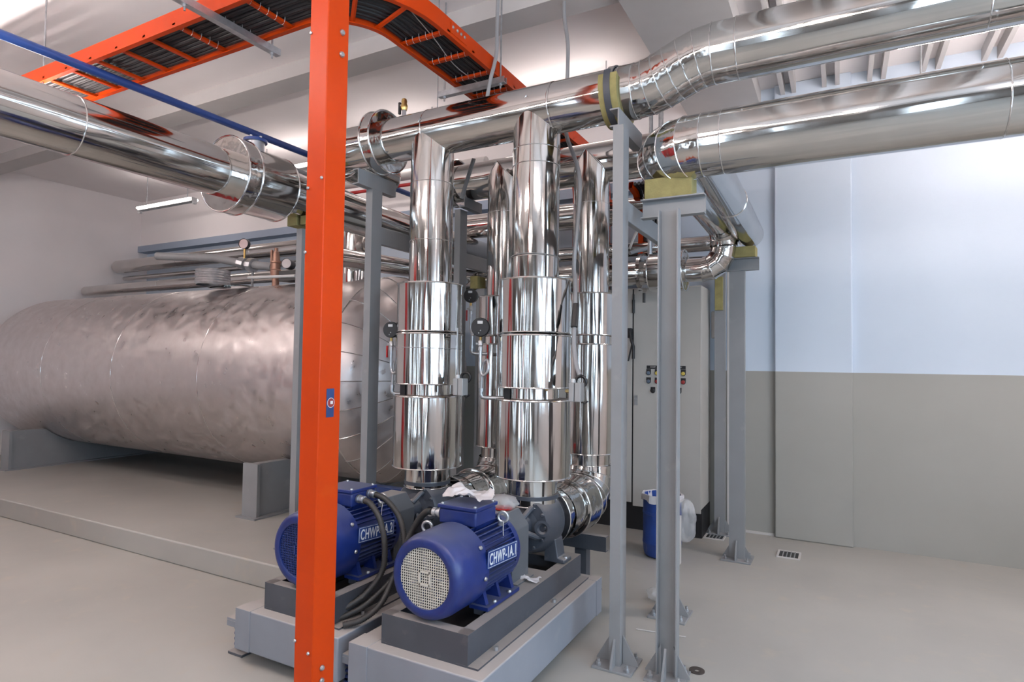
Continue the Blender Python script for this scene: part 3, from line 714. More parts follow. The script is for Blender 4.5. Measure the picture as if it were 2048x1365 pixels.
# ================================================================ orange upright and cable ladder
cx, cy = -1.658, 1.612; ax_, ay_ = 0.092, 0.108
t = thing('cable_ladder_post', (cx - ax_ / 2, cy + ay_ / 2, 0), 'bright orange painted upright in the left foreground', 'post')
MB().box(cx - ax_, cx, cy, cy + ay_, 0.0, CZ).build('post_body', ORANGE, t, bevel=0.004)
for z in (2.745, 2.66): screw(t, (cx + 0.001, cy + 0.07, z), (1, 0, 0), 0.009)
for px_, z in ((-0.012, 2.17), (-0.08, 2.14), (-0.085, 2.73), (-0.087, 0.48), (-0.02, 0.45), (-0.086, 1.9)):
    screw(t, (cx + px_, cy - 0.001, z), (0, -1, 0), 0.005)
for z in (0.385, 0.34): screw(t, (cx + 0.001, cy + 0.045, z), (1, 0, 0), 0.008)
# sticker on the right face: blue strip, red disc with white mark
st = MB().box(cx + 0.0005, cx + 0.0015, cy + 0.036, cy + 0.074, 1.29, 1.395).build('sticker', paint('sticker_blue', (0.02, 0.05, 0.16), 0.4), t)
MB().lathe((cx + 0.0018, cy + 0.058, 1.343), (1, 0, 0), [(0, 0), (0, 0.0165)], 24).build('sticker_disc', paint('sticker_red', (0.25, 0.03, 0.03), 0.4), st)
MB().lathe((cx + 0.0020, cy + 0.058, 1.343), (1, 0, 0), [(0, 0.0165), (0, 0.0185)], 24).build('sticker_rim', WHITE, st)
MB().box(cx + 0.002, cx + 0.0024, cy + 0.055, cy + 0.068, 1.338, 1.350).build('sticker_mark', WHITE, st)
for yb in (cy + 0.03, cy + 0.08):
    MB().lathe((cx - 0.05, yb, CZ - 0.01), (0, 0, 1), [(0, 0.01), (0.01, 0.01)], 8).build('bolt', GALV, t)
MB().box(cx - ax_ - 0.05, cx + 0.05, cy - 0.05, cy + ay_ + 0.05, 0, 0.01).build('base_plate', ORANGE, t)

LZ = 3.40
t = thing('cable_ladder', (-2.1, 3.2, LZ), 'orange cable ladder full of black cables running away under the ceiling', 'cable ladder')
xa, xb = -2.335, -1.985
def rail(t, pts, h=0.10, th=0.006, fl=0.03, side=1, name='side_rail'):
    """C shaped rail swept along a plan path, flanges turned inwards (side)"""
    P = [Vector((p[0], p[1], 0)) for p in pts]; zb = pts[0][2]; n = len(P)
    prof = [(0, 0), (fl, 0), (fl, th), (th, th), (th, h - th), (fl, h - th), (fl, h), (0, h)]
    vs = []; fs = []; k = len(prof)
    for i in range(n):
        d = (P[min(i + 1, n - 1)] - P[max(i - 1, 0)]).normalized(); nn = Vector((-d.y, d.x, 0)) * side
        for a, b in prof: vs.append(P[i] + nn * a + Vector((0, 0, pts[i][2] + b)))
    for i in range(n - 1):
        for j in range(k):
            fs.append((i * k + j, i * k + (j + 1) % k, (i + 1) * k + (j + 1) % k, (i + 1) * k + j))
    fs += [tuple(range(k))[::-1], tuple((n - 1) * k + j for j in range(k))]
    return MB().add(vs, fs).build(name, ORANGE, t)
# the ladder comes from the left (along X) and bends to run away (along Y)
yn, yf = 2.10, 2.43
def arc(c, r, a0, a1, n=10): return [(c[0] + r * math.cos(a0 + (a1 - a0) * i / n), c[1] + r * math.sin(a0 + (a1 - a0) * i / n), LZ) for i in range(n + 1)]
cR = (-2.65, 2.75)   # bend centre
inner = [(-9.5, yf, LZ)] + arc(cR, 0.315, -PI / 2, 0) + [(xa, 5.35, LZ)]
outer = [(-9.5, yn, LZ)] + arc(cR, 0.665, -PI / 2, 0) + [(xb, 5.35, LZ)]
inner[0] = (-9.5, 2.435, LZ); outer[0] = (-9.5, 2.085, LZ)
rail(t, inner, side=-1); rail(t, outer, side=1)
for y in [2.86 + 0.27 * i for i in range(10)]:
    MB().box(xa, xb, y - 0.016, y + 0.016, LZ + 0.012, LZ + 0.03).build('rung', ORANGE, t, bevel=0.003)
for x in [-2.78 - 0.29 * i for i in range(22)]:
    MB().box(x - 0.016, x + 0.016, 2.085, 2.435, LZ + 0.012, LZ + 0.03).build('rung', ORANGE, t, bevel=0.003)
for a in (0.25, 0.52, 0.8):
    an = -PI / 2 + a * PI / 2; c, s = math.cos(an), math.sin(an)
    MB().tube([(cR[0] + 0.32 * c, cR[1] + 0.32 * s, LZ + 0.02), (cR[0] + 0.66 * c, cR[1] + 0.66 * s, LZ + 0.02)], 0.014, 6).build('rung', ORANGE, t)
for dy in (0.0, 0.045, 0.085, 0.125):
    screw(t, (xb + 0.001, 2.90 + dy, LZ + 0.06), (1, 0, 0), 0.008)
MB().box(xb + 0.0005, xb + 0.004, 2.88, 3.05, LZ + 0.02, LZ + 0.085).build('splice_plate', ORANGE, t)
# vertical drop of the ladder near the back wall
dropc = [(0, 5.35, LZ), (0, 5.50, LZ - 0.02), (0, 5.60, LZ - 0.10), (0, 5.64, LZ - 0.25), (0, 5.64, 1.9)]
for xx in (xa, xb - 0.03 + 0.03):
    m = MB()
    for i in range(len(dropc) - 1):
        a, b = Vector(dropc[i]), Vector(dropc[i + 1])
    pts = [Vector((xx, p[1], p[2] + 0.05)) if i < 2 else Vector((xx, p[1] + 0.0, p[2] + 0.03)) for i, p in enumerate(dropc)]
    vs = []; n = len(pts)
    for i in range(n):
        d = (pts[min(i + 1, n - 1)] - pts[max(i - 1, 0)]).normalized(); nn = Vector((0, -d.z, d.y))
        for sx in (-0.004, 0.004):
            for so in (-0.05, 0.05): vs.append(pts[i] + nn * so + Vector((sx, 0, 0)))
    fs = []
    for i in range(n - 1):
        b = i * 4
        for p, q in ((0, 1), (1, 3), (3, 2), (2, 0)): fs.append((b + p, b + q, b + 4 + q, b + 4 + p))
    fs += [(0, 1, 3, 2), ((n - 1) * 4, (n - 1) * 4 + 1, (n - 1) * 4 + 3, (n - 1) * 4 + 2)]
    m.add(vs, fs).build('drop_rail', ORANGE, t)
for z in (3.0, 2.7, 2.4, 2.1): MB().box(xa, xb, 5.63, 5.65, z - 0.015, z + 0.015).build('rung', ORANGE, t)
# right-hand drop seen between the posts
t2 = thing('cable_drop', (-1.45, 5.6, 2.4), 'orange curved cable drop with black cables behind the slim post', 'cable ladder')
pr = [(5.2, 3.12), (5.35, 3.10), (5.47, 3.02), (5.54, 2.9), (5.56, 2.75), (5.56, 2.36)]
for xx in (-1.62, -1.43):
    m = MB(); vs = []
    for i, (a, b) in enumerate(pr):
        for sx in (-0.02, 0.02):
            for so in (0, 0.07): vs.append((xx + sx, a - so * (1 if i > 2 else 0.5), b - so * (0.2 if i > 2 else 0.9)))
    fs = []
    for i in range(len(pr) - 1):
        b = i * 4
        for p, q in ((0, 1), (1, 3), (3, 2), (2, 0)): fs.append((b + p, b + q, b + 4 + q, b + 4 + p))
    m.add(vs, fs).build('drop_rail', ORANGE, t2)
for q in range(4):
    xx = -1.585 + 0.035 * q
    MB().tube(spline([(xx, 5.2, 3.10), (xx, 5.38, 3.07), (xx, 5.50, 2.9), (xx, 5.53, 2.6), (xx, 5.53, 2.36)], 6), 0.016, 8).build('cable', CABLE, t2)

# black cables lying in the ladder
for q in range(13):
    off = 0.03 + q * 0.0235; zc = LZ + 0.046 + 0.004 * (q % 3)
    wob = random.uniform(-0.006, 0.006)
    pts = [(-9.4, 2.435 - off, zc), (-6, 2.435 - off + wob, zc), (-3.6, 2.435 - off, zc)]
    R = 0.315 + off
    pts += [(cR[0] + R * math.cos(a), cR[1] + R * math.sin(a), zc) for a in [-PI / 2 + PI / 2 * i / 5 for i in range(6)]]
    pts += [(xa + off, 3.6, zc), (xa + off + wob, 4.4, zc), (xa + off, 5.3, zc), (xa + off, 5.48, zc - 0.03), (xa + off, 5.56, LZ - 0.15), (xa + off, 5.58, 1.9)]
    o = MB().tube(spline(pts, 4), 0.0128, 8).build('power_cable', CABLE)
    tag(o, 'black power cable along the outer rail of the orange cable ladder' if q == 12 else 'black power cable along the inner rail of the orange cable ladder' if q == 0 else 'black power cable in the middle of the bundle in the orange ladder', 'cable', 'black cables in the ladder')
# pale cable among them
o = MB().tube(spline([(-2.05, 2.5, LZ + 0.033), (-2.12, 2.9, LZ + 0.03), (-2.2, 3.3, LZ + 0.032), (-2.15, 3.8, LZ + 0.03)], 6), 0.0028, 6).build('thin_wire', PWHITE)
tag(o, 'thin pale wire lying under the black cables of the ladder', 'wire')
# loops of tie wire round rungs
for y in (2.86, 3.13, 3.40, 3.67):
    for q in range(6):
        x = xa + 0.05 + q * 0.048
        o = MB().torus((x, y, LZ + 0.035), (1, 0.3, 0), 0.026, 0.0016, 14, 4).build('cable_tie', PWHITE)
        tag(o, 'pale cable tie looped round a ladder rung', 'cable tie', 'cable ties on the ladder rungs')
for x in (-2.78, -3.07, -3.36):
    for q in range(5):
        y = 2.14 + q * 0.055
        o = MB().torus((x, y, LZ + 0.035), (0.3, 1, 0), 0.026, 0.0016, 14, 4).build('cable_tie', PWHITE)
        tag(o, 'pale cable tie looped round a ladder rung', 'cable tie', 'cable ties on the ladder rungs')
# end plate box of the ladder at top centre
# struts carrying the ladder
def strut(p0, p1, label, rods):
    t = thing('ladder_strut', p0, label, 'bracket', 'strut brackets under the cable ladder')
    p0, p1 = Vector(p0), Vector(p1); d = (p1 - p0).normalized(); n = Vector((-d.y, d.x, 0)); u = Vector((0, 0, 1))
    prof = [(-0.02, 0), (0.02, 0), (0.02, 0.04), (0.012, 0.04), (0.012, 0.036), (0.016, 0.036), (0.016, 0.004), (-0.016, 0.004), (-0.016, 0.036), (-0.012, 0.036), (-0.012, 0.04), (-0.02, 0.04)]
    k = len(prof); vs = [p + n * a + u * b for p in (p0, p1) for a, b in prof]
    fs = [(j, (j + 1) % k, k + (j + 1) % k, k + j) for j in range(k)] + [tuple(range(k))[::-1], tuple(k + j for j in range(k))]
    MB().add(vs, fs).build('slotted_channel', GALV, t, smooth=False)
    for q in rods:
        p = p0.lerp(p1, q); MB().cyl(p + u * -0.03, Vector((p.x, p.y, CZ)), 0.006, 8).build('hanger_rod', GALV, t)
        MB().cyl(p + u * -0.012, p, 0.012, 6).build('nut', GALV, t)
strut((-2.47, 3.46, 3.355), (-1.94, 3.46, 3.355), 'galvanised strut hung under the cable ladder above the front header pipe', (0.08, 0.93))
strut((-3.00, 1.85, 3.345), (-3.00, 2.52, 3.345), 'galvanised strut under the cable ladder at the upper left corner', (0.1, 0.93))
# second strut face visible at the upper left: deep channel
# conduits from the ceiling
for pts, lab in (([(-1.98, 3.42, CZ), (-1.975, 3.40, 3.7), (-1.955, 3.36, 3.5), (-1.985, 3.33, 3.3), (-2.02, 3.34, 3.12)], 'grey flexible conduit dropping from the ceiling in front of the cable ladder'),
                 ([(-1.60, 3.64, CZ), (-1.59, 3.62, 3.8), (-1.555, 3.6, 3.6), (-1.545, 3.58, 3.4), (-1.54, 3.55, 3.0), (-1.36, 3.35, 2.6), (-1.37, 3.30, 2.1), (-1.33, 3.22, 1.98), (-1.285, 3.12, 1.8), (-1.275, 3.08, 1.62), (-1.24, 3.03, 1.50), (-1.215, 3.02, 1.44)], 'grey flexible conduit dropping behind the front header down to the right junction box'),
                 ):
    o = MB().tube(spline(pts, 8), 0.0125, 12).build('flexible_conduit', CONDUIT); tag(o, lab, 'conduit')
    cuff = None
o = MB().cyl((-1.286, 3.135, 1.83), (-1.277, 3.085, 1.70), 0.019, 14).build('conduit_cuff', BLACK)
tag(o, 'black cuff round the conduit beside the nearest riser', 'conduit fitting')
for x, lab in ((-1.10, 'left of two thin steel tubes standing behind the right-hand pipe'), (-1.02, 'right of two thin steel tubes standing behind the right-hand pipe')):
    o = MB().cyl((x - 0.18, 4.6, 2.35), (x - 0.18, 4.6, 3.5), 0.018, 12).build('steel_tube', GALV); tag(o, lab, 'pipe')
o = MB().tube(spline([(-1.46, 5.2, 2.9), (-1.5, 5.15, 2.75), (-1.56, 5.1, 2.6), (-1.6, 5.1, 2.5)], 5), 0.012, 8).build('flexible_conduit', PWHITE); tag(o, 'pale flexible conduit hanging behind the slim post', 'conduit')
o = MB().tube(spline([(-1.36, 5.15, 2.85), (-1.35, 5.1, 2.62), (-1.40, 5.05, 2.5), (-1.52, 4.85, 2.42)], 5), 0.017, 8).build('flexible_conduit', CONDUIT); tag(o, 'grey flexible conduit sagging onto the valve jacket behind the posts', 'conduit')
# pipework glimpsed at the very top
o = MB().tube([(-1.30, 3.2, CZ - 0.02), (-1.28, 3.25, 3.86), (-1.24, 3.3, 3.84), (-1.2, 3.32, CZ - 0.02)], 0.012, 10).build('ceiling_hook', WHITE); tag(o, 'white bent tube hanging from the ceiling at the top edge', 'pipe')

# ================================================================ inertia bases with springs
def inertia(dx, lab, lab2):
    x0, x1, y0, y1, zb, zt = -1.896 + dx, -1.222 + dx, 2.06, 3.40, 0.068, 0.265
    t = thing('inertia_base', ((x0 + x1) / 2, (y0 + y1) / 2, zb), lab, 'machine base', 'inertia bases')
    MB().box(x0, x1, y0, y1, zb, zt).build('concrete_block', INERT, t, bevel=0.006)
    MB().box(x0 - 0.004, x0 + 0.10, y0 - 0.004, y0 + 0.1, zb, zt + 0.0015).build('corner_plate', INERT, t, bevel=0.002)
    MB().box(x1 - 0.06, x1 + 0.003, y1 - 0.08, y1 + 0.003, zb, zt + 0.0015).build('corner_plate', INERT, t, bevel=0.002)
    spots = [(x0 - 0.09, y0 + 0.03), (x1 + 0.0, y0 + 0.25), (x0 - 0.09, y1 - 0.2), (x1 + 0.0, y1 - 0.2)]
    for i, (sx, sy) in enumerate(spots):
        if i in (1, 3): continue
        s = thing('spring_isolator', (sx + 0.04, sy + 0.06, 0), lab2[i // 2], 'spring mount', 'spring mounts of the machine bases')
        MB().box(sx - 0.02, sx + 0.088, sy, sy + 0.12, 0.175, 0.187).build('top_plate', INERT, s, bevel=0.002)
        MB().box(sx - 0.02, sx + 0.088, sy, sy + 0.008, 0.145, 0.175).build('front_lip', INERT, s, bevel=0.002)
        pts = [(sx + 0.03 + 0.035 * math.cos(a), sy + 0.06 + 0.035 * math.sin(a), 0.03 + 0.135 * a / (2 * PI * 5)) for a in [2 * PI * 5 * k / 80 for k in range(81)]]
        MB().tube(pts, 0.008, 8).build('coil_spring', BLUED, s)
        MB().box(sx - 0.02, sx + 0.085, sy + 0.01, sy + 0.11, 0.0, 0.014).build('foot_plate', DGREY, s, bevel=0.002)
        MB().cyl((sx + 0.03, sy + 0.06, 0.187), (sx + 0.03, sy + 0.06, 0.20), 0.012, 6).build('level_bolt', GALV, s)
    return t
inertia(0, 'blue-grey concrete inertia base under the nearest motor', ['spring mount at the front left corner of the nearest machine base', 'spring mount at the rear left corner of the nearest machine base'])
inertia(-0.745, 'blue-grey concrete inertia base under the left motor, behind the orange upright', ['blue spring mount at the lower left, beside the left machine base', 'spring mount at the rear left corner of the left machine base'])

# ================================================================ skid, motor, guard, pump
X1 = -1.55; MZ = 0.582
sk = thing('pump_skid', (X1, 2.73, 0.265), 'dark grey steel channel skid under the nearest blue motor', 'skid', 'pump skids')
x0, x1, y0, y1, zb, zt = -1.772, -1.326, 2.122, 3.34, 0.265, 0.395
def chan(par, axis, a0, a1, fixed, inward, name='side_channel', fl=0.055):
    # web at 'fixed', flanges turned inward; top and bottom flange
    th = 0.008
    P = [(0, 0), (fl, 0), (fl, th), (th, th), (th, zt - zb - th), (fl, zt - zb - th), (fl, zt - zb), (0, zt - zb)]
    poly = [(fixed + inward * a, zb + b) for a, b in P]
    return MB().prism(poly, axis, a0, a1).build(name, DGREY, par, smooth=False)
chan(sk, 'y', y0, y1, x0, 1); chan(sk, 'y', y0, y1, x1, -1)
chan(sk, 'x', x0 + 0.001, x1 - 0.001, y0 + 0.0005, 1, 'end_channel')
MB().box(x0 + 0.008, x1 - 0.008, y1 - 0.07, y1, zb, zt - 0.0005).build('end_channel', DGREY, sk)
for ya, yb in ((2.66, 2.98), (3.20, 3.28)):
    MB().box(x0 + 0.01, x1 - 0.01, ya, yb, zt - 0.06, zt - 0.001).build('cross_member', DGREY, sk)
for s, xx in ((1, x1 - 0.12), (-1, x0 + 0.04)):
    MB().box(xx, xx + 0.05, 2.36, 2.66, zt - 0.02, zt + 0.006).build('motor_pad', DGREY, sk)
MB().box(x1, x1 + 0.05, y0 + 0.0, y1, zb, zb + 0.008).build('foot_strip', DGREY, sk)
MB().box(x0 - 0.05, x0, y0 + 0.25, y1, zb, zb + 0.008).build('foot_strip', DGREY, sk)
for yy in (2.3, 2.9): MB().cyl((x1 + 0.03, yy, zb + 0.008), (x1 + 0.03, yy, zb + 0.024), 0.011, 6).build('anchor_bolt', GALV, sk)

mo = thing('electric_motor', (X1, 2.4, 0.40), 'blue finned electric motor with pale fan grille, tag CHWP-1A.1', 'motor', 'blue pump motors')
MR = 0.184
f0 = 2.118
MB().lathe((X1, f0, MZ), (0, 1, 0), [(0.016, 0.127), (0.004, 0.129), (0.002, 0.132), (0.0, 0.150), (0.006, 0.164), (0.022, 0.176), (0.06, MR), (0.235, MR + 0.002), (0.238, MR - 0.004), (0.238, 0.14)], 64).build('fan_cover', BLUE, mo)
GRID = paint('pale_grille_wire', (0.60, 0.57, 0.50), 0.5, 0.08, 20)
m = MB(); G_ = 0.0112; RG = 0.129; n_ = int(RG / G_)
for i in range(-n_, n_ + 1):
    h = math.sqrt(max(0, RG * RG - (i * G_) ** 2))
    if h < 0.01: continue
    m.box(X1 + i * G_ - 0.0018, X1 + i * G_ + 0.0018, f0 + 0.009, f0 + 0.012, MZ - h, MZ + h)
    m.box(X1 - h, X1 + h, f0 + 0.0095, f0 + 0.0125, MZ + i * G_ - 0.0018, MZ + i * G_ + 0.0018)
grille = m.build('fan_grille', GRID, mo, smooth=False); grille['kind'] = 'stuff'
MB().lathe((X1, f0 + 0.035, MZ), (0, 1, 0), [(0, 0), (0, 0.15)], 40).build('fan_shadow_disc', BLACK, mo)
for q in range(7):
    a = 2 * PI * q / 7
    MB().box(X1 + 0.02, X1 + 0.135, f0 + 0.025, f0 + 0.045, MZ - 0.005, MZ + 0.005, rot=Matrix.Rotation(a, 3, 'Y'), c=(X1, f0 + 0.03, MZ)).build('fan_blade', BLUED, mo)
for dz in (-1, 1):
    MB().box(X1 - 0.028, X1 + 0.028, f0 + 0.006, f0 + 0.0105, MZ + dz * 0.026 - 0.004, MZ + dz * 0.026 + 0.004).build('grille_plate', GRID, mo)
for dx_ in (-1, 1):
    MB().box(X1 + dx_ * 0.026 - 0.004, X1 + dx_ * 0.026 + 0.004, f0 + 0.006, f0 + 0.0105, MZ - 0.03, MZ + 0.03).build('grille_plate', GRID, mo)
MB().lathe((X1, f0 + 0.236, MZ), (0, 1, 0), [(0, 0.10), (0, 0.150), (0.30, 0.150), (0.30, 0.165), (0.335, 0.165), (0.335, 0.08)], 56).build('stator_housing', BLUE, mo)
# cooling fins, one shared mesh
fin = MB().box(X1 - 0.0028, X1 + 0.0028, f0 + 0.24, f0 + 0.53, MZ + 0.148, MZ + 0.176).build('cooling_fin', BLUE, mo)
me_fin = fin.data
for v_ in me_fin.vertices: v_.co -= Vector((X1, 0, MZ)) - Vector((mo.location.x, 0, mo.location.z))
fin.location = (X1 - mo.location.x, 0, MZ - mo.location.z)
NF = 44
for k in range(1, NF):
    a = 2 * PI * k / NF
    if 2.75 < a < 3.53: continue
    c = fin.copy(); COL.objects.link(c); c.parent = mo; c.rotation_euler = (0, a, 0)
# smooth patches and bolts
for k in (7, 12, 31, 36): 
    a = k * 2 * PI / 44
    screw(mo, (X1 + 0.188 * math.sin(a), f0 + 0.20, MZ + 0.188 * math.cos(a)), (math.sin(a), 0, math.cos(a)), 0.008)
# feet
for s in (-1, 1):
    ft = MB().prism([(X1 + s * 0.09, MZ - 0.12), (X1 + s * 0.14, MZ - 0.10), (X1 + s * 0.160, 0.418), (X1 + s * 0.180, 0.416), (X1 + s * 0.180, 0.401), (X1 + s * 0.085, 0.401)], 'y', 2.37, 2.395)
    ft.prism([(X1 + s * 0.09, MZ - 0.12), (X1 + s * 0.14, MZ - 0.10), (X1 + s * 0.160, 0.418), (X1 + s * 0.180, 0.416), (X1 + s * 0.180, 0.401), (X1 + s * 0.085, 0.401)], 'y', 2.49, 2.51)
    ft.prism([(X1 + s * 0.09, MZ - 0.12), (X1 + s * 0.14, MZ - 0.10), (X1 + s * 0.160, 0.418), (X1 + s * 0.180, 0.416), (X1 + s * 0.180, 0.401), (X1 + s * 0.085, 0.401)], 'y', 2.61, 2.635)
    ft.box(X1 + s * 0.085, X1 + s * 0.182, 2.35, 2.65, 0.401, 0.417)
    f_ = ft.build('motor_foot', BLUE, mo)
    for yy in (2.43, 2.57): screw(f_, (X1 + s * 0.17, yy, 0.417), (0, 0, 1), 0.009, 'foot_bolt')
# terminal box
TB0 = (-1.655, -1.452, 2.375, 2.56)
tb = MB().box(TB0[0], TB0[1], TB0[2], TB0[3], 0.748, 0.818).build('terminal_box', BLUE, mo, bevel=0.008)
MB().prism([(TB0[0] + 0.02, 0.70), (TB0[1] - 0.03, 0.70), (TB0[1] - 0.01, 0.75), (TB0[0] + 0.01, 0.75)], 'y', TB0[2] + 0.03, TB0[3] - 0.02).build('box_neck', BLUE, tb)
MB().box(TB0[0] - 0.006, TB0[1] + 0.006, TB0[2] - 0.006, TB0[3] + 0.006, 0.818, 0.836).build('box_lid', BLUE, tb, bevel=0.004)
for a in (TB0[0] + 0.012, TB0[1] - 0.012):
    for b in (TB0[2] + 0.012, TB0[3] - 0.012): screw(tb, (a, b, 0.836), (0, 0, 1), 0.006)
# lifting eyes
def eye(parent, p, tilt):
    p = Vector(p); d = Vector(tilt).normalized()
    e = MB().cyl(p, p + d * 0.02, 0.014, 14).torus(p + d * 0.042, Vector((0.25, -1, 0)), 0.024, 0.0075, 28, 10)
    return e.build('lifting_eye', GALV, parent)
eye(mo, (X1 - 0.155, 2.40, MZ + 0.10), (-0.7, -0.2, 0.8))
eye(mo, (X1 + 0.105, 2.59, MZ + 0.135), (0.35, 0, 1))
MB().tube([(X1 + 0.125, 2.585, MZ + 0.155), (X1 + 0.132, 2.57, MZ + 0.12), (X1 + 0.14, 2.56, MZ + 0.085)], 0.002, 5).build('tag_wire', PWHITE, mo)

# coupling guard
cg = thing('coupling_guard', (X1, 2.85, 0.395), 'grey sheet-steel coupling guard between nearest motor and pump', 'guard', 'coupling guards')
gx = 0.115
poly = [(X1 - gx, 0.396), (X1 + gx, 0.396), (X1 + gx, 0.655), (X1 + gx - 0.06, 0.735), (X1 - gx + 0.06, 0.735), (X1 - gx, 0.655)]
MB().prism(poly, 'y', 2.70, 2.88).build('guard_shell', MID, cg, bevel=0.004, smooth=False)
for s in (-1, 1): MB().box(X1 + s * gx, X1 + s * (gx + 0.03), 2.70, 2.88, 0.396, 0.402).build('guard_foot', MID, cg)

# pump
pu = thing('pump', (X1, 3.12, 0.395), 'dark grey end-suction pump under the nearest riser', 'pump', 'end suction pumps')
MB().lathe((X1, 2.93, 0.60), (0, 1, 0), [(0, 0.0), (0, 0.05), (0.015, 0.062), (0.03, 0.062), (0.04, 0.05), (0.10, 0.06), (0.11, 0.09), (0.125, 0.095), (0.125, 0.05)], 36).build('bearing_housing', PGREY, pu)
for q in range(4):
    a = PI / 4 + q * PI / 2 + 0.3
    MB().tube([(X1 + 0.055 * math.cos(a), 2.98, 0.60 + 0.055 * math.sin(a)), (X1 + 0.105 * math.cos(a), 3.02, 0.60 + 0.105 * math.sin(a)), (X1 + 0.12 * math.cos(a), 3.06, 0.60 + 0.12 * math.sin(a))], 0.016, 10).build('bracket_rib', PGREY, pu)
MB().lathe((X1, 3.04, 0.60), (0, 1, 0), [(0, 0.06), (0, 0.145), (0.015, 0.155), (0.04, 0.16), (0.06, 0.168), (0.10, 0.176), (0.16, 0.176), (0.20, 0.165), (0.235, 0.13), (0.25, 0.11), (0.30, 0.11), (0.30, 0.15), (0.325, 0.15), (0.325, 0.05)], 56).build('volute_casing', PGREY, pu)
for q in range(12):
    a = q * PI / 6; screw(pu, (X1 + 0.135 * math.cos(a), 3.04, 0.60 + 0.135 * math.sin(a)), (0, -1, 0), 0.008, 'casing_bolt', PGREY)
MB().lathe((X1, HY, 0.66), (0, 0, 1), [(0, 0.12), (0.07, 0.10), (0.075, 0.10), (0.078, 0.145), (0.10, 0.145), (0.10, 0.06)], 36).build('discharge_flange', PGREY, pu)
for s in (-1, 1):
    f_ = MB().prism([(X1 + s * 0.10, 0.56), (X1 + s * 0.16, 0.52), (X1 + s * 0.175, 0.425), (X1 + s * 0.215, 0.415), (X1 + s * 0.215, 0.396), (X1 + s * 0.09, 0.396)], 'y', 3.12, 3.22).build('pump_foot', PGREY, pu, bevel=0.005)
    screw(f_, (X1 + s * 0.20, 3.17, 0.414), (0, 0, 1), 0.011, 'foot_bolt')
MB().lathe((X1 + 0.125, 3.03, 0.60), (0.15, -1, 0.05), [(0, 0.035), (0.012, 0.045), (0.012, 0.03), (0.0, 0.02)], 20).build('inspection_ring', PGREY, pu)
# the second set is a copy, moved to the left
DX = -0.745
relabel = {'pump_skid': 'dark grey steel channel skid under the left motor, cut by the orange upright', 'electric_motor': 'blue finned electric motor behind the orange upright, tag CHWP-1A.2',
           'coupling_guard': 'grey sheet-steel coupling guard behind the left blue motor', 'pump': 'dark grey end-suction pump under the left riser'}
copies = {}
for o in (sk, mo, cg, pu):
    c = copy_tree(o); c.location.x += DX; c['label'] = relabel[o.name.split('.')[0]]; copies[o.name] = c
mo2 = copies['electric_motor']
for ch in kids(mo2):
    if ch.name.startswith('fan_grille') or ch.name.startswith('grille_plate'):
        ch.data = ch.data.copy(); ch.data.materials[0] = BLUED
# name plates with raised white lettering
LETTER = paint('white_lettering', (0.72, 0.74, 0.76), 0.5, 0.05, 20)
PLATE = paint('plate_blue', (0.015, 0.045, 0.19), 0.4, 0.08, 12)
def text_mesh(name, body, size, mat, parent, mw, sx=1.0, offset=0.0, spc=1.0, fit=None):
    cu = bpy.data.curves.new(name, 'FONT'); cu.body = body; cu.size = size; cu.align_x = 'CENTER'; cu.align_y = 'CENTER'
    cu.extrude = 0.0006; cu.offset = offset; cu.space_character = spc
    tmp = bpy.data.objects.new('tmp', cu); me = bpy.data.meshes.new_from_object(tmp)
    bpy.data.objects.remove(tmp); me.materials.clear(); me.materials.append(mat)
    org = worldloc(parent)
    if fit:
        xs_ = [v.co.x for v in me.vertices]; ys_ = [v.co.y for v in me.vertices]
        mx_, my_ = (max(xs_) + min(xs_)) / 2, (max(ys_) + min(ys_)) / 2
        kx, ky = fit[0] / (max(xs_) - min(xs_)), fit[1] / (max(ys_) - min(ys_))
        for v in me.vertices: v.co.x = (v.co.x - mx_) * kx; v.co.y = (v.co.y - my_) * ky
        sx = 1.0
    for v in me.vertices: v.co = mw @ Vector((v.co.x * sx, v.co.y, v.co.z)) - org
    o = bpy.data.objects.new(name, me); COL.objects.link(o); o.parent = parent; return o
def name_plate(motor, dx, body):
    th = 0.12; cyy, czz = 2.47, 0.622; W, Hh = 0.275, 0.078; xx = X1 + dx + 0.186
    R_ = Matrix(((0, 0, 1), (1, 0, 0), (0, 1, 0)))      # local x -> +Y, y -> +Z, z -> +X
    Mx = Matrix.Translation((xx, cyy, czz)) @ Matrix.Rotation(-0.06, 4, 'X') @ R_.to_4x4()
    m = MB(); vs = [Mx @ Vector((a * W / 2, b * Hh / 2, c)) for c in (0, 0.003) for a, b in ((-1, -1), (1, -1), (1, 1), (-1, 1))]
    m.add(vs, [(3, 2, 1, 0), (4, 5, 6, 7), (0, 1, 5, 4), (1, 2, 6, 5), (2, 3, 7, 6), (3, 0, 4, 7)])
    p = m.build('name_plate', PLATE, motor, smooth=False)
    b = MB(); e = 0.004; q = 0.0018
    for (a0, a1, b0, b1) in ((-W / 2 + e, W / 2 - e, Hh / 2 - e - q, Hh / 2 - e), (-W / 2 + e, W / 2 - e, -Hh / 2 + e, -Hh / 2 + e + q), (-W / 2 + e, -W / 2 + e + q, -Hh / 2 + e, Hh / 2 - e), (W / 2 - e - q, W / 2 - e, -Hh / 2 + e, Hh / 2 - e)):
        vs = [Mx @ Vector((x_, y_, c)) for c in (0.003, 0.0036) for x_, y_ in ((a0, b0), (a1, b0), (a1, b1), (a0, b1))]
        b.add(vs, [(3, 2, 1, 0), (4, 5, 6, 7), (0, 1, 5, 4), (1, 2, 6, 5), (2, 3, 7, 6), (3, 0, 4, 7)])
    b.build('plate_border', LETTER, p, smooth=False)
    text_mesh('plate_lettering', body, 0.074, LETTER, p, Mx @ Matrix.Translation((0, 0.0, 0.0038)), offset=0.0012, spc=1.12, fit=(0.245, 0.052))
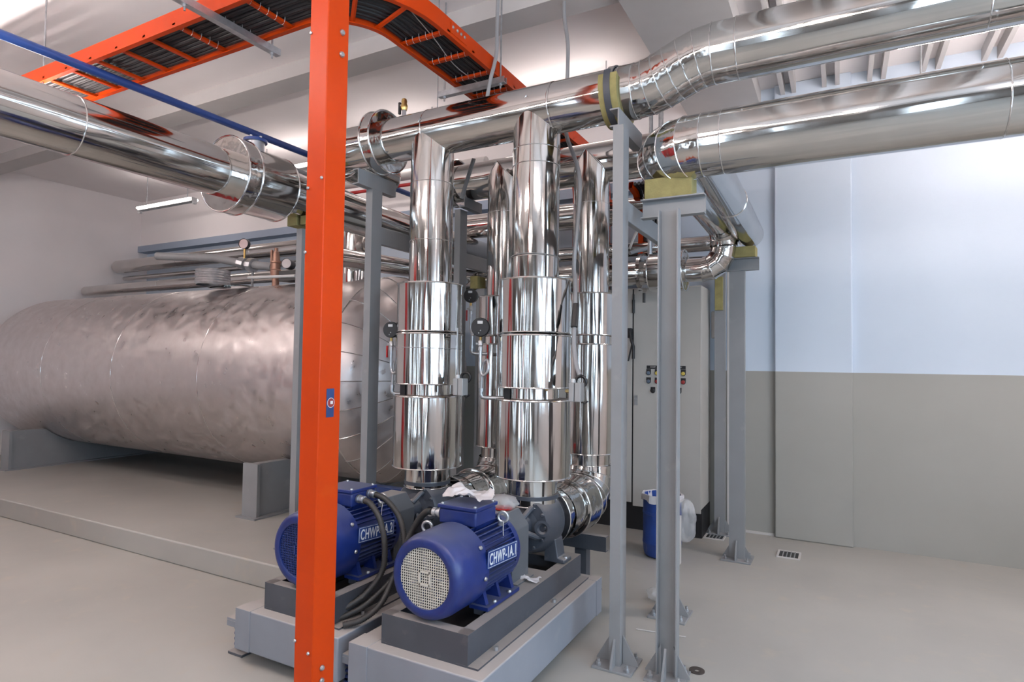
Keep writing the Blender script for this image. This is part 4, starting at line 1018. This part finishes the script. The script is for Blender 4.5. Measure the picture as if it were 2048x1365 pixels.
name_plate(mo, 0, 'CHWP-1A.1'); name_plate(mo2, DX, 'CHWP-1A.2')

# cable glands and corrugated hoses
def hose(pts, label, glands, r=0.0145):
    t = thing('corrugated_hose', pts[0], label, 'cable hose', 'black corrugated cable hoses')
    path = spline(pts, 26); rad = [r * (1.0 + 0.12 * (1 if i % 2 else -1)) for i in range(len(path))]
    MB().tube(path, rad, 12).build('hose_body', HOSE, t, angle=2.0)
    for g in glands:
        p = Vector(g[0]); d = Vector(g[1]).normalized()
        MB().lathe(p, d, [(0, 0.012), (0, 0.022), (0.012, 0.022), (0.013, 0.017), (0.025, 0.017), (0.026, 0.020), (0.045, 0.020), (0.047, 0.013)], 14).build('cable_gland', GALV, t)
tx = TB0[1] + DX
hose([(tx + 0.04, 2.42, 0.785), (tx + 0.10, 2.41, 0.77), (tx + 0.17, 2.40, 0.70), (tx + 0.21, 2.39, 0.58), (tx + 0.21, 2.37, 0.46), (tx + 0.16, 2.30, 0.36), (tx + 0.10, 2.20, 0.31), (tx + 0.07, 2.14, 0.285)],
     'black corrugated hose arching from the left motor box, the nearer of two', [((tx + 0.004, 2.42, 0.787), (1, -0.05, -0.05))])
hose([(tx + 0.04, 2.50, 0.80), (tx + 0.12, 2.50, 0.78), (tx + 0.21, 2.50, 0.70), (tx + 0.26, 2.48, 0.58), (tx + 0.25, 2.44, 0.45), (tx + 0.18, 2.32, 0.33), (tx + 0.13, 2.22, 0.29), (tx + 0.09, 2.12, 0.283)],
     'black corrugated hose arching from the left motor box, the farther of two', [((tx + 0.004, 2.50, 0.80), (1, -0.05, -0.05))])
hose([(TB0[0] - 0.045, 2.40, 0.785), (TB0[0] - 0.10, 2.41, 0.775), (TB0[0] - 0.17, 2.42, 0.70), (TB0[0] - 0.22, 2.40, 0.58), (TB0[0] - 0.25, 2.36, 0.45), (TB0[0] - 0.26, 2.28, 0.35), (TB0[0] - 0.30, 2.20, 0.30), (TB0[0] - 0.36, 2.14, 0.283)],
     'black corrugated hose leaving the left side of the nearest motor box', [((TB0[0] - 0.004, 2.40, 0.787), (-1, 0, 0))])

# plastic sheet on the terminal box, clear bag behind it
def crumple(name, cx, cy, cz, sx, sy, sz, mat, label, seed, folds=9, n=26):
    random.seed(seed); ph = [random.uniform(0, 6.28) for _ in range(8)]
    vs = []
    for i in range(n + 1):
        for j in range(n + 1):
            u, v = i / n * 2 - 1, j / n * 2 - 1
            edge = 1 + 0.14 * math.sin(folds * 0.5 * math.atan2(v, u) + ph[0])
            z = 0.5 * (math.sin(3.1 * u + 2 * v + ph[1]) + math.sin(5 * v - 2.4 * u + ph[2]) * 0.6 + math.sin(8 * u + 6 * v + ph[3]) * 0.3) + 0.12 * math.sin(17 * u - 11 * v + ph[4])
            z = max(-0.25, z) - 0.9 * max(0, abs(u) - 0.72) ** 1.2 - 0.7 * max(0, abs(v) - 0.8)
            vs.append((cx + sx * u * edge, cy + sy * v * edge + 0.1 * sy * math.sin(4 * u + ph[5]), cz + sz * (z + 0.6)))
    fs = [(i * (n + 1) + j, (i + 1) * (n + 1) + j, (i + 1) * (n + 1) + j + 1, i * (n + 1) + j + 1) for i in range(n) for j in range(n)]
    o = MB().add(vs, fs).build(name, mat, None, angle=0.9); tag(o, label, 'plastic sheet'); return o
crumple('plastic_sheet', -1.555, 2.49, 0.858, 0.115, 0.08, 0.034, BAGW, 'crumpled white plastic sheet lying on the nearest motor box', 3)
def bag(name, c, s, mat, label, seed, squash=0.75):
    random.seed(seed); ph = [random.uniform(0, 6.28) for _ in range(6)]; prof = []
    vs = []; n = 28; k = 16
    for i in range(k + 1):
        th = PI * i / k
        for j in range(n):
            a = 2 * PI * j / n
            r = 1 + 0.10 * math.sin(5 * a + ph[0] + 2 * th) + 0.07 * math.sin(9 * a + ph[1] - 3 * th) + 0.05 * math.sin(14 * a + 7 * th + ph[2])
            r *= math.sin(th) ** 0.8
            vs.append((c[0] + s[0] * r * math.cos(a), c[1] + s[1] * r * math.sin(a), c[2] + s[2] * (1 + math.cos(th)) / 1.0 * 0.5))
    fs = [(i * n + j, i * n + (j + 1) % n, (i + 1) * n + (j + 1) % n, (i + 1) * n + j) for i in range(k) for j in range(n)]
    o = MB().add(vs, fs).build(name, mat, None, angle=0.8); tag(o, label, 'bag'); return o
bag('plastic_bag', (-1.545, 2.80, 0.737), (0.075, 0.06, 0.075), BAGC, 'small clear plastic bag resting on the nearest coupling guard', 5)
o = MB().lathe((-1.545, 2.80, 0.737), (0, 0, 1), [(0, 0.045), (0.006, 0.052), (0.012, 0.04), (0.012, 0)], 18).build('red_scrap', RED); tag(o, 'flat red scrap under the clear bag on the coupling guard', 'scrap')
crumple('plastic_scrap', -1.385, 2.80, 0.400, 0.05, 0.03, 0.012, BAGW, 'small pinkish plastic scrap lying on the nearest skid rail', 11, n=14)

# blue beam on the floor behind the left pump
t = thing('blue_beam', (-2.7, 3.39, 0.0), 'dark blue horizontal bar behind the left coupling guard', 'beam')
MB().box(-2.93, -2.52, 3.36, 3.43, 0.535, 0.615).build('beam_body', PIPEB, t, bevel=0.003)
for xx in (-2.9, -2.57): MB().box(xx, xx + 0.05, 3.37, 3.42, 0.0, 0.535).build('leg', PIPEB, t)
MB().cyl((-2.56, 3.395, 0.615), (-2.56, 3.395, 0.645), 0.012, 8).build('bolt', BLACK, t)

# ================================================================ gauges with siphon pipes, junction boxes
def siphon_gauge(c, r, gx, lab, lever=True, elbow_to=None, grp='black backed pressure gauges'):
    """c: gauge centre; pipe drops below it, turns and enters the riser"""
    c = Vector(c)
    g = thing('pressure_gauge', c, lab, 'gauge', grp)
    d = Vector((0.33, -1, 0)).normalized()
    MB().lathe(c + d * 0.02, -d, [(0, 0), (0, r * 0.93), (0.008, r), (0.022, r), (0.026, r * 0.96), (0.045, r * 0.96), (0.05, r * 0.7), (0.05, 0)], 40).build('gauge_case', BLACK, g)
    w = Vector((d.y, -d.x, 0)) * -1
    lb = c + d * 0.0215 + Vector((0, 0, r * 0.5))
    vs = [lb + w * a * r * 0.28 + Vector((0, 0, b * r * 0.15)) for a, b in ((-1, -1), (1, -1), (1, 1), (-1, 1))]
    MB().add(vs + [v + d * 0.001 for v in vs], [(3, 2, 1, 0), (4, 5, 6, 7), (0, 1, 5, 4), (1, 2, 6, 5), (2, 3, 7, 6), (3, 0, 4, 7)]).build('gauge_label', WHITE, g)
    for a, b in ((0.05, -0.35), (-0.12, -0.62)): screw(g, c + d * 0.021 + w * r * a + Vector((0, 0, r * b)), d, 0.0028)
    b0 = c + Vector((0, 0, -r))
    MB().cyl(b0 + Vector((0, 0, 0.004)), b0 + Vector((0, 0, -0.02)), 0.008, 8).build('gauge_nut', BRASS, g)
    MB().lathe(b0 + Vector((0, 0, -0.02)), (0, 0, -1), [(0, 0.010), (0.005, 0.014), (0.03, 0.016), (0.035, 0.012), (0.045, 0.014), (0.06, 0.014), (0.06, 0.009)], 14).build('cock_body', GALV, g)
    MB().box(b0.x - 0.03, b0.x, b0.y - 0.004, b0.y + 0.004, b0.z - 0.045, b0.z - 0.035).build('cock_spindle', GALV, g)
    if lever: MB().box(b0.x - 0.037, b0.x - 0.027, b0.y - 0.006, b0.y + 0.006, b0.z - 0.125, b0.z - 0.05).build('lever', RED, g, bevel=0.002)
    z1 = b0.z - 0.08; zl = b0.z - 0.27
    sp = spline([(b0.x, b0.y, z1), (b0.x, b0.y, z1 - 0.09), (b0.x + 0.008, b0.y, z1 - 0.13), (b0.x + 0.03, b0.y - 0.004, z1 - 0.145), (b0.x + 0.055, b0.y - 0.006, z1 - 0.12), (b0.x + 0.058, b0.y - 0.004, z1 - 0.08), (b0.x + 0.04, b0.y + 0.01, z1 - 0.055), (b0.x + 0.01, b0.y + 0.018, z1 - 0.08), (b0.x + 0.004, b0.y + 0.018, z1 - 0.14), (b0.x + 0.002, b0.y + 0.015, zl - 0.05)], 6)
    MB().tube(sp, 0.0085, 10).build('siphon_tube', GALV, g)
    e = Vector((b0.x + 0.002, b0.y + 0.015, zl - 0.05))
    MB().cyl(e + Vector((0, 0, 0.02)), e, 0.015, 12).build('pipe_socket', GALV, g)
    MB().tube(spline([e, e + Vector((0, 0, -0.02)), e + Vector((0.02, 0.01, -0.035)), e + Vector((gx, 0.05, -0.035))], 5), 0.012, 12).build('pipe_elbow', GALV, g)
    return g
siphon_gauge((-2.517, 3.05, 1.70), 0.052, 0.10, 'black gauge at the left edge of the left riser, on a curled siphon pipe')
siphon_gauge((-1.845, 3.04, 1.705), 0.056, 0.15, 'large black gauge at the left edge of the nearest riser, on a curled siphon pipe', lever=False)
siphon_gauge((-2.27, 3.60, 1.965), 0.050, 0.10, 'black gauge between the two risers, highest of the three, with a red lever')
def junction(x, y, z, lab, lab2):
    t = thing('junction_box', (x, y, z), lab, 'junction box', 'grey junction boxes on the risers')
    MB().box(x - 0.033, x - 0.003, y - 0.03, y + 0.03, z - 0.05, z + 0.05).build('box_half', BOXG, t, bevel=0.004)
    MB().box(x + 0.0, x + 0.035, y - 0.03, y + 0.03, z - 0.05, z + 0.05).build('box_half', BOXG, t, bevel=0.004)
    MB().box(x - 0.003, x + 0.0, y - 0.027, y + 0.027, z - 0.047, z + 0.047).build('box_gasket', BLACK, t)
    MB().lathe((x - 0.018, y, z + 0.05), (0, 0, 1), [(0, 0.013), (0.01, 0.013), (0.02, 0.010), (0.022, 0)], 12).build('gland', WHITE, t)
    MB().torus((x + 0.005, y + 0.05, z + 0.055), (0.2, -1, 0), 0.028, 0.009, 28, 8).build('rubber_ring', BLACK, t)
    MB().tube([(x + 0.03, y, z - 0.05), (x + 0.045, y, z - 0.06), (x + 0.065, y, z - 0.045)], 0.005, 8).build('clamp_screw', BLACK, t)
    MB().cyl((x - 0.03, y + 0.03, z), (x - 0.09, y + 0.08, z), 0.01, 10).build('sensor_stem', BRASS, t)
junction(-1.955, 3.0, 1.355, 'small pale grey junction box on the right side of the left riser', '')
junction(-1.225, 3.0, 1.349, 'small pale grey junction box on the right side of the nearest riser', '')
o = MB().tube([(-1.97, 3.0, 1.40), (-1.972, 2.99, 1.5), (-1.972, 2.985, 1.70)], 0.0045, 8).build('thin_conduit', GALV); tag(o, 'thin steel tube rising from the left junction box', 'conduit')

# ================================================================ control cabinet
t = thing('control_cabinet', (-1.6, 5.45, 0), 'tall pale grey control cabinet with push-buttons against the back wall', 'cabinet')
cx0, cx1, cyf, cyb, czb, czt = -2.45, -1.055, 5.42, 5.84, 0.25, 2.20
MB().box(cx0, cx1, cyf + 0.02, cyb, czb, czt).build('cabinet_body', CAB, t, bevel=0.004)
MB().box(cx0 + 0.01, cx1 - 0.0, cyf + 0.05, cyb, 0, czb).build('plinth', BLACK, t)
dl = MB().box(cx0, -1.668, cyf, cyf + 0.02, czb + 0.0, czt - 0.01).build('cabinet_door', CAB, t, bevel=0.003)
dr = MB().box(-1.655, cx1, cyf, cyf + 0.02, czb - 0.03, czt - 0.01).build('cabinet_door', CAB, t, bevel=0.003)
MB().box(-1.668, -1.655, cyf + 0.005, cyf + 0.02, czb, czt - 0.01).build('door_gap', BLACK, t)
# lock and label
MB().box(-1.645, -1.615, cyf - 0.006, cyf, 1.13, 1.22).build('lock_plate', GALV, dr)
# black lever handle
MB().box(-1.70, -1.665, cyf - 0.05, cyf, 1.74, 1.83).build('handle_boss', BLACK, dl, bevel=0.006)
MB().tube([(-1.682, cyf - 0.045, 1.80), (-1.66, cyf - 0.055, 1.72), (-1.64, cyf - 0.055, 1.66), (-1.642, cyf - 0.05, 1.55)], 0.014, 8).build('handle_lever', BLACK, dl)
MB().tube([(-1.655, cyf - 0.05, 1.68), (-1.675, cyf - 0.045, 1.60), (-1.69, cyf - 0.045, 1.53)], 0.008, 8).build('handle_lever', BLACK, dl)
MB().cyl((-1.655, cyf - 0.01, 1.98), (-1.655, cyf - 0.01, 2.14), 0.008, 8).build('door_rod', BLACK, dl)
MB().cyl((-1.655, cyf - 0.012, 1.97), (-1.655, cyf - 0.012, 2.09), 0.013, 8).build('rod_sleeve', BLACK, dl)
LBL = paint('button_label_black', (0.02, 0.02, 0.022), 0.5)
BTNS = {'grey': paint('button_grey', (0.12, 0.16, 0.22), 0.35), 'yellow': paint('button_yellow', (0.70, 0.55, 0.12), 0.35), 'red': paint('button_red', (0.35, 0.04, 0.04), 0.35), 'black': BLACK}
def buttons(bx):
    # bx: left edge of the cluster
    ptop = MB().box(bx, bx + 0.115, cyf - 0.003, cyf, 1.462, 1.492).build('label_strip', LBL, dr)
    text_mesh('strip_lettering', 'CHWP', 0.020, WHITE, ptop, Matrix.Translation((bx + 0.057, cyf - 0.0035, 1.478)) @ Matrix.Rotation(PI / 2, 4, 'X'), sx=0.8)
    for dx, z, c in ((0.018, 1.425, 'grey'), (0.095, 1.425, 'yellow'), (0.018, 1.350, 'grey'), (0.095, 1.350, 'red'), (0.058, 1.265, 'black')):
        x = bx + dx
        MB().box(x - 0.021, x + 0.021, cyf - 0.003, cyf, z, z + 0.035).build('button_label', LBL, dr)
        MB().lathe((x, cyf, z), (0, -1, 0), [(0, 0.021), (0.006, 0.021), (0.008, 0.017), (0.008, 0)], 20).build('button_bezel', LBL, dr)
        MB().lathe((x, cyf - 0.008, z), (0, -1, 0), [(0, 0.016), (0.008, 0.016), (0.010, 0.012), (0.010, 0)], 20).build('push_button', BTNS[c], dr)
buttons(-1.532); buttons(-1.30)

# cable trunking beside the cabinet
o = MB().box(-0.90, -0.875, 5.80, 5.85, 0, 3.2).build('cable_trunking', PWHITE, bevel=0.003); tag(o, 'narrow pale vertical trunking between the two dark posts by the back wall', 'trunking')
o = MB().box(-1.04, -0.98, 5.80, 5.84, 1.75, 2.0).build('hanging_rag', PWHITE, bevel=0.01); tag(o, 'pale bundle hung behind the top of the cabinet side', 'cloth')

# ================================================================ small things on the floor
def drum():
    x, y = -1.235, 4.83
    t = thing('plastic_drum', (x, y, 0), 'blue plastic drum with a rubbish bag, standing behind the broad post', 'drum')
    prof = [(0, 0), (0.0, 0.11), (0.015, 0.135), (0.05, 0.145), (0.10, 0.147), (0.105, 0.150), (0.12, 0.150), (0.125, 0.147), (0.33, 0.147), (0.335, 0.151), (0.35, 0.151), (0.355, 0.147), (0.45, 0.147), (0.455, 0.152), (0.475, 0.152), (0.48, 0.146), (0.48, 0.138), (0.30, 0.135), (0.05, 0.13), (0.04, 0)]
    MB().lathe((x, y, 0), (0, 0, 1), prof, 40).build('drum_body', paint('drum_blue', (0.02, 0.06, 0.27), 0.4, 0.15, 9, dust=(0.25, 0.28, 0.4), dust_amt=0.65), t)
    vs = []; n = 48
    for i, (r, z) in enumerate(((0.137, 0.43), (0.142, 0.485), (0.157, 0.487), (0.160, 0.465), (0.158, 0.435))):
        for j in range(n):
            a = 2 * PI * j / n; w = 0.005 * math.sin(9 * a) + 0.004 * math.sin(17 * a + i); dz = 0.012 * math.sin(5 * a + 1) if i > 2 else 0
            vs.append((x + (r + w) * math.cos(a), y + (r + w) * math.sin(a), z + dz))
    fs = [(i * n + j, i * n + (j + 1) % n, (i + 1) * n + (j + 1) % n, (i + 1) * n + j) for i in range(4) for j in range(n)]
    MB().add(vs, fs).build('bag_rim', BAGW, t)
drum()
bag('rubbish_bag', (-1.045, 4.80, 0.14), (0.075, 0.07, 0.33), BAGC, 'clear rubbish bag bulging over the right side of the blue drum', 8)
o = MB().box(-1.11, -1.06, 4.68, 4.72, 0.0, 0.36).build('pale_board', PWHITE, bevel=0.003); tag(o, 'narrow pale board standing right beside the blue drum', 'board')
bag('crumpled_bag', (-1.03, 3.90, 0.0), (0.06, 0.05, 0.08), BAGC, 'small crumpled clear bag on the floor between the front posts', 9)
def drain(x, y, lab):
    t = thing('floor_drain', (x, y, 0.0), lab, 'drain', 'floor drains')
    for a in ((x - 0.085, x + 0.085, y - 0.10, y - 0.085), (x - 0.085, x + 0.085, y + 0.085, y + 0.10), (x - 0.085, x - 0.07, y - 0.085, y + 0.085), (x + 0.07, x + 0.085, y - 0.085, y + 0.085)):
        MB().box(a[0], a[1], a[2], a[3], 0, 0.008).build('drain_frame', PWHITE, t)
    MB().box(x - 0.07, x + 0.07, y - 0.085, y + 0.085, 0, 0.002).build('drain_well', BLACK, t)
    for q in range(1, 5):
        xx = x - 0.07 + q * 0.028; MB().box(xx - 0.004, xx + 0.004, y - 0.085, y + 0.085, 0.002, 0.008).build('grate_bar', GREY, t)
drain(-0.965, 5.60, 'small square floor drain right of the cabinet plinth'); drain(-0.36, 5.36, 'floor drain at the right edge, in front of the pillar')
o = MB().lathe((-0.622, 3.115, 0), (0, 0, 1), [(0, 0.012), (0, 0.037), (0.005, 0.037), (0.005, 0.012), (0, 0.012)], 32).build('washer', paint('rusty_washer', (0.05, 0.04, 0.035), 0.6)); tag(o, 'dark ring-shaped washer on the floor at the foot of the broad post', 'washer')
o = MB().tube([(-1.02, 3.42, 0.004), (-0.75, 3.46, 0.004)], 0.003, 6).build('thin_wire', PWHITE); tag(o, 'short pale wire on the floor between the front posts', 'wire')
# unseen red panel added at far left to reflect as a stripe in the jackets
t = thing('reflection_panel', (-6.3, 0.3, 0), 'tall dark red panel added at the far left to reflect in the polished jackets', 'cabinet')
MB().box(-6.75, -5.85, 0.0, 0.5, 0.1, 2.9).build('panel_body', RED, t, bevel=0.01)
MB().box(-6.72, -5.88, 0.03, 0.47, 0.0, 0.1).build('plinth', BLACK, t)
for xa_, xb_ in ((-6.73, -6.31), (-6.29, -5.87)):
    d_ = MB().box(xa_, xb_, 0.5, 0.52, 0.14, 2.86).build('panel_door', RED, t, bevel=0.004)
    MB().box((xa_ + xb_) / 2 + 0.12, (xa_ + xb_) / 2 + 0.15, 0.52, 0.55, 1.1, 1.3).build('door_handle', BLACK, d_)
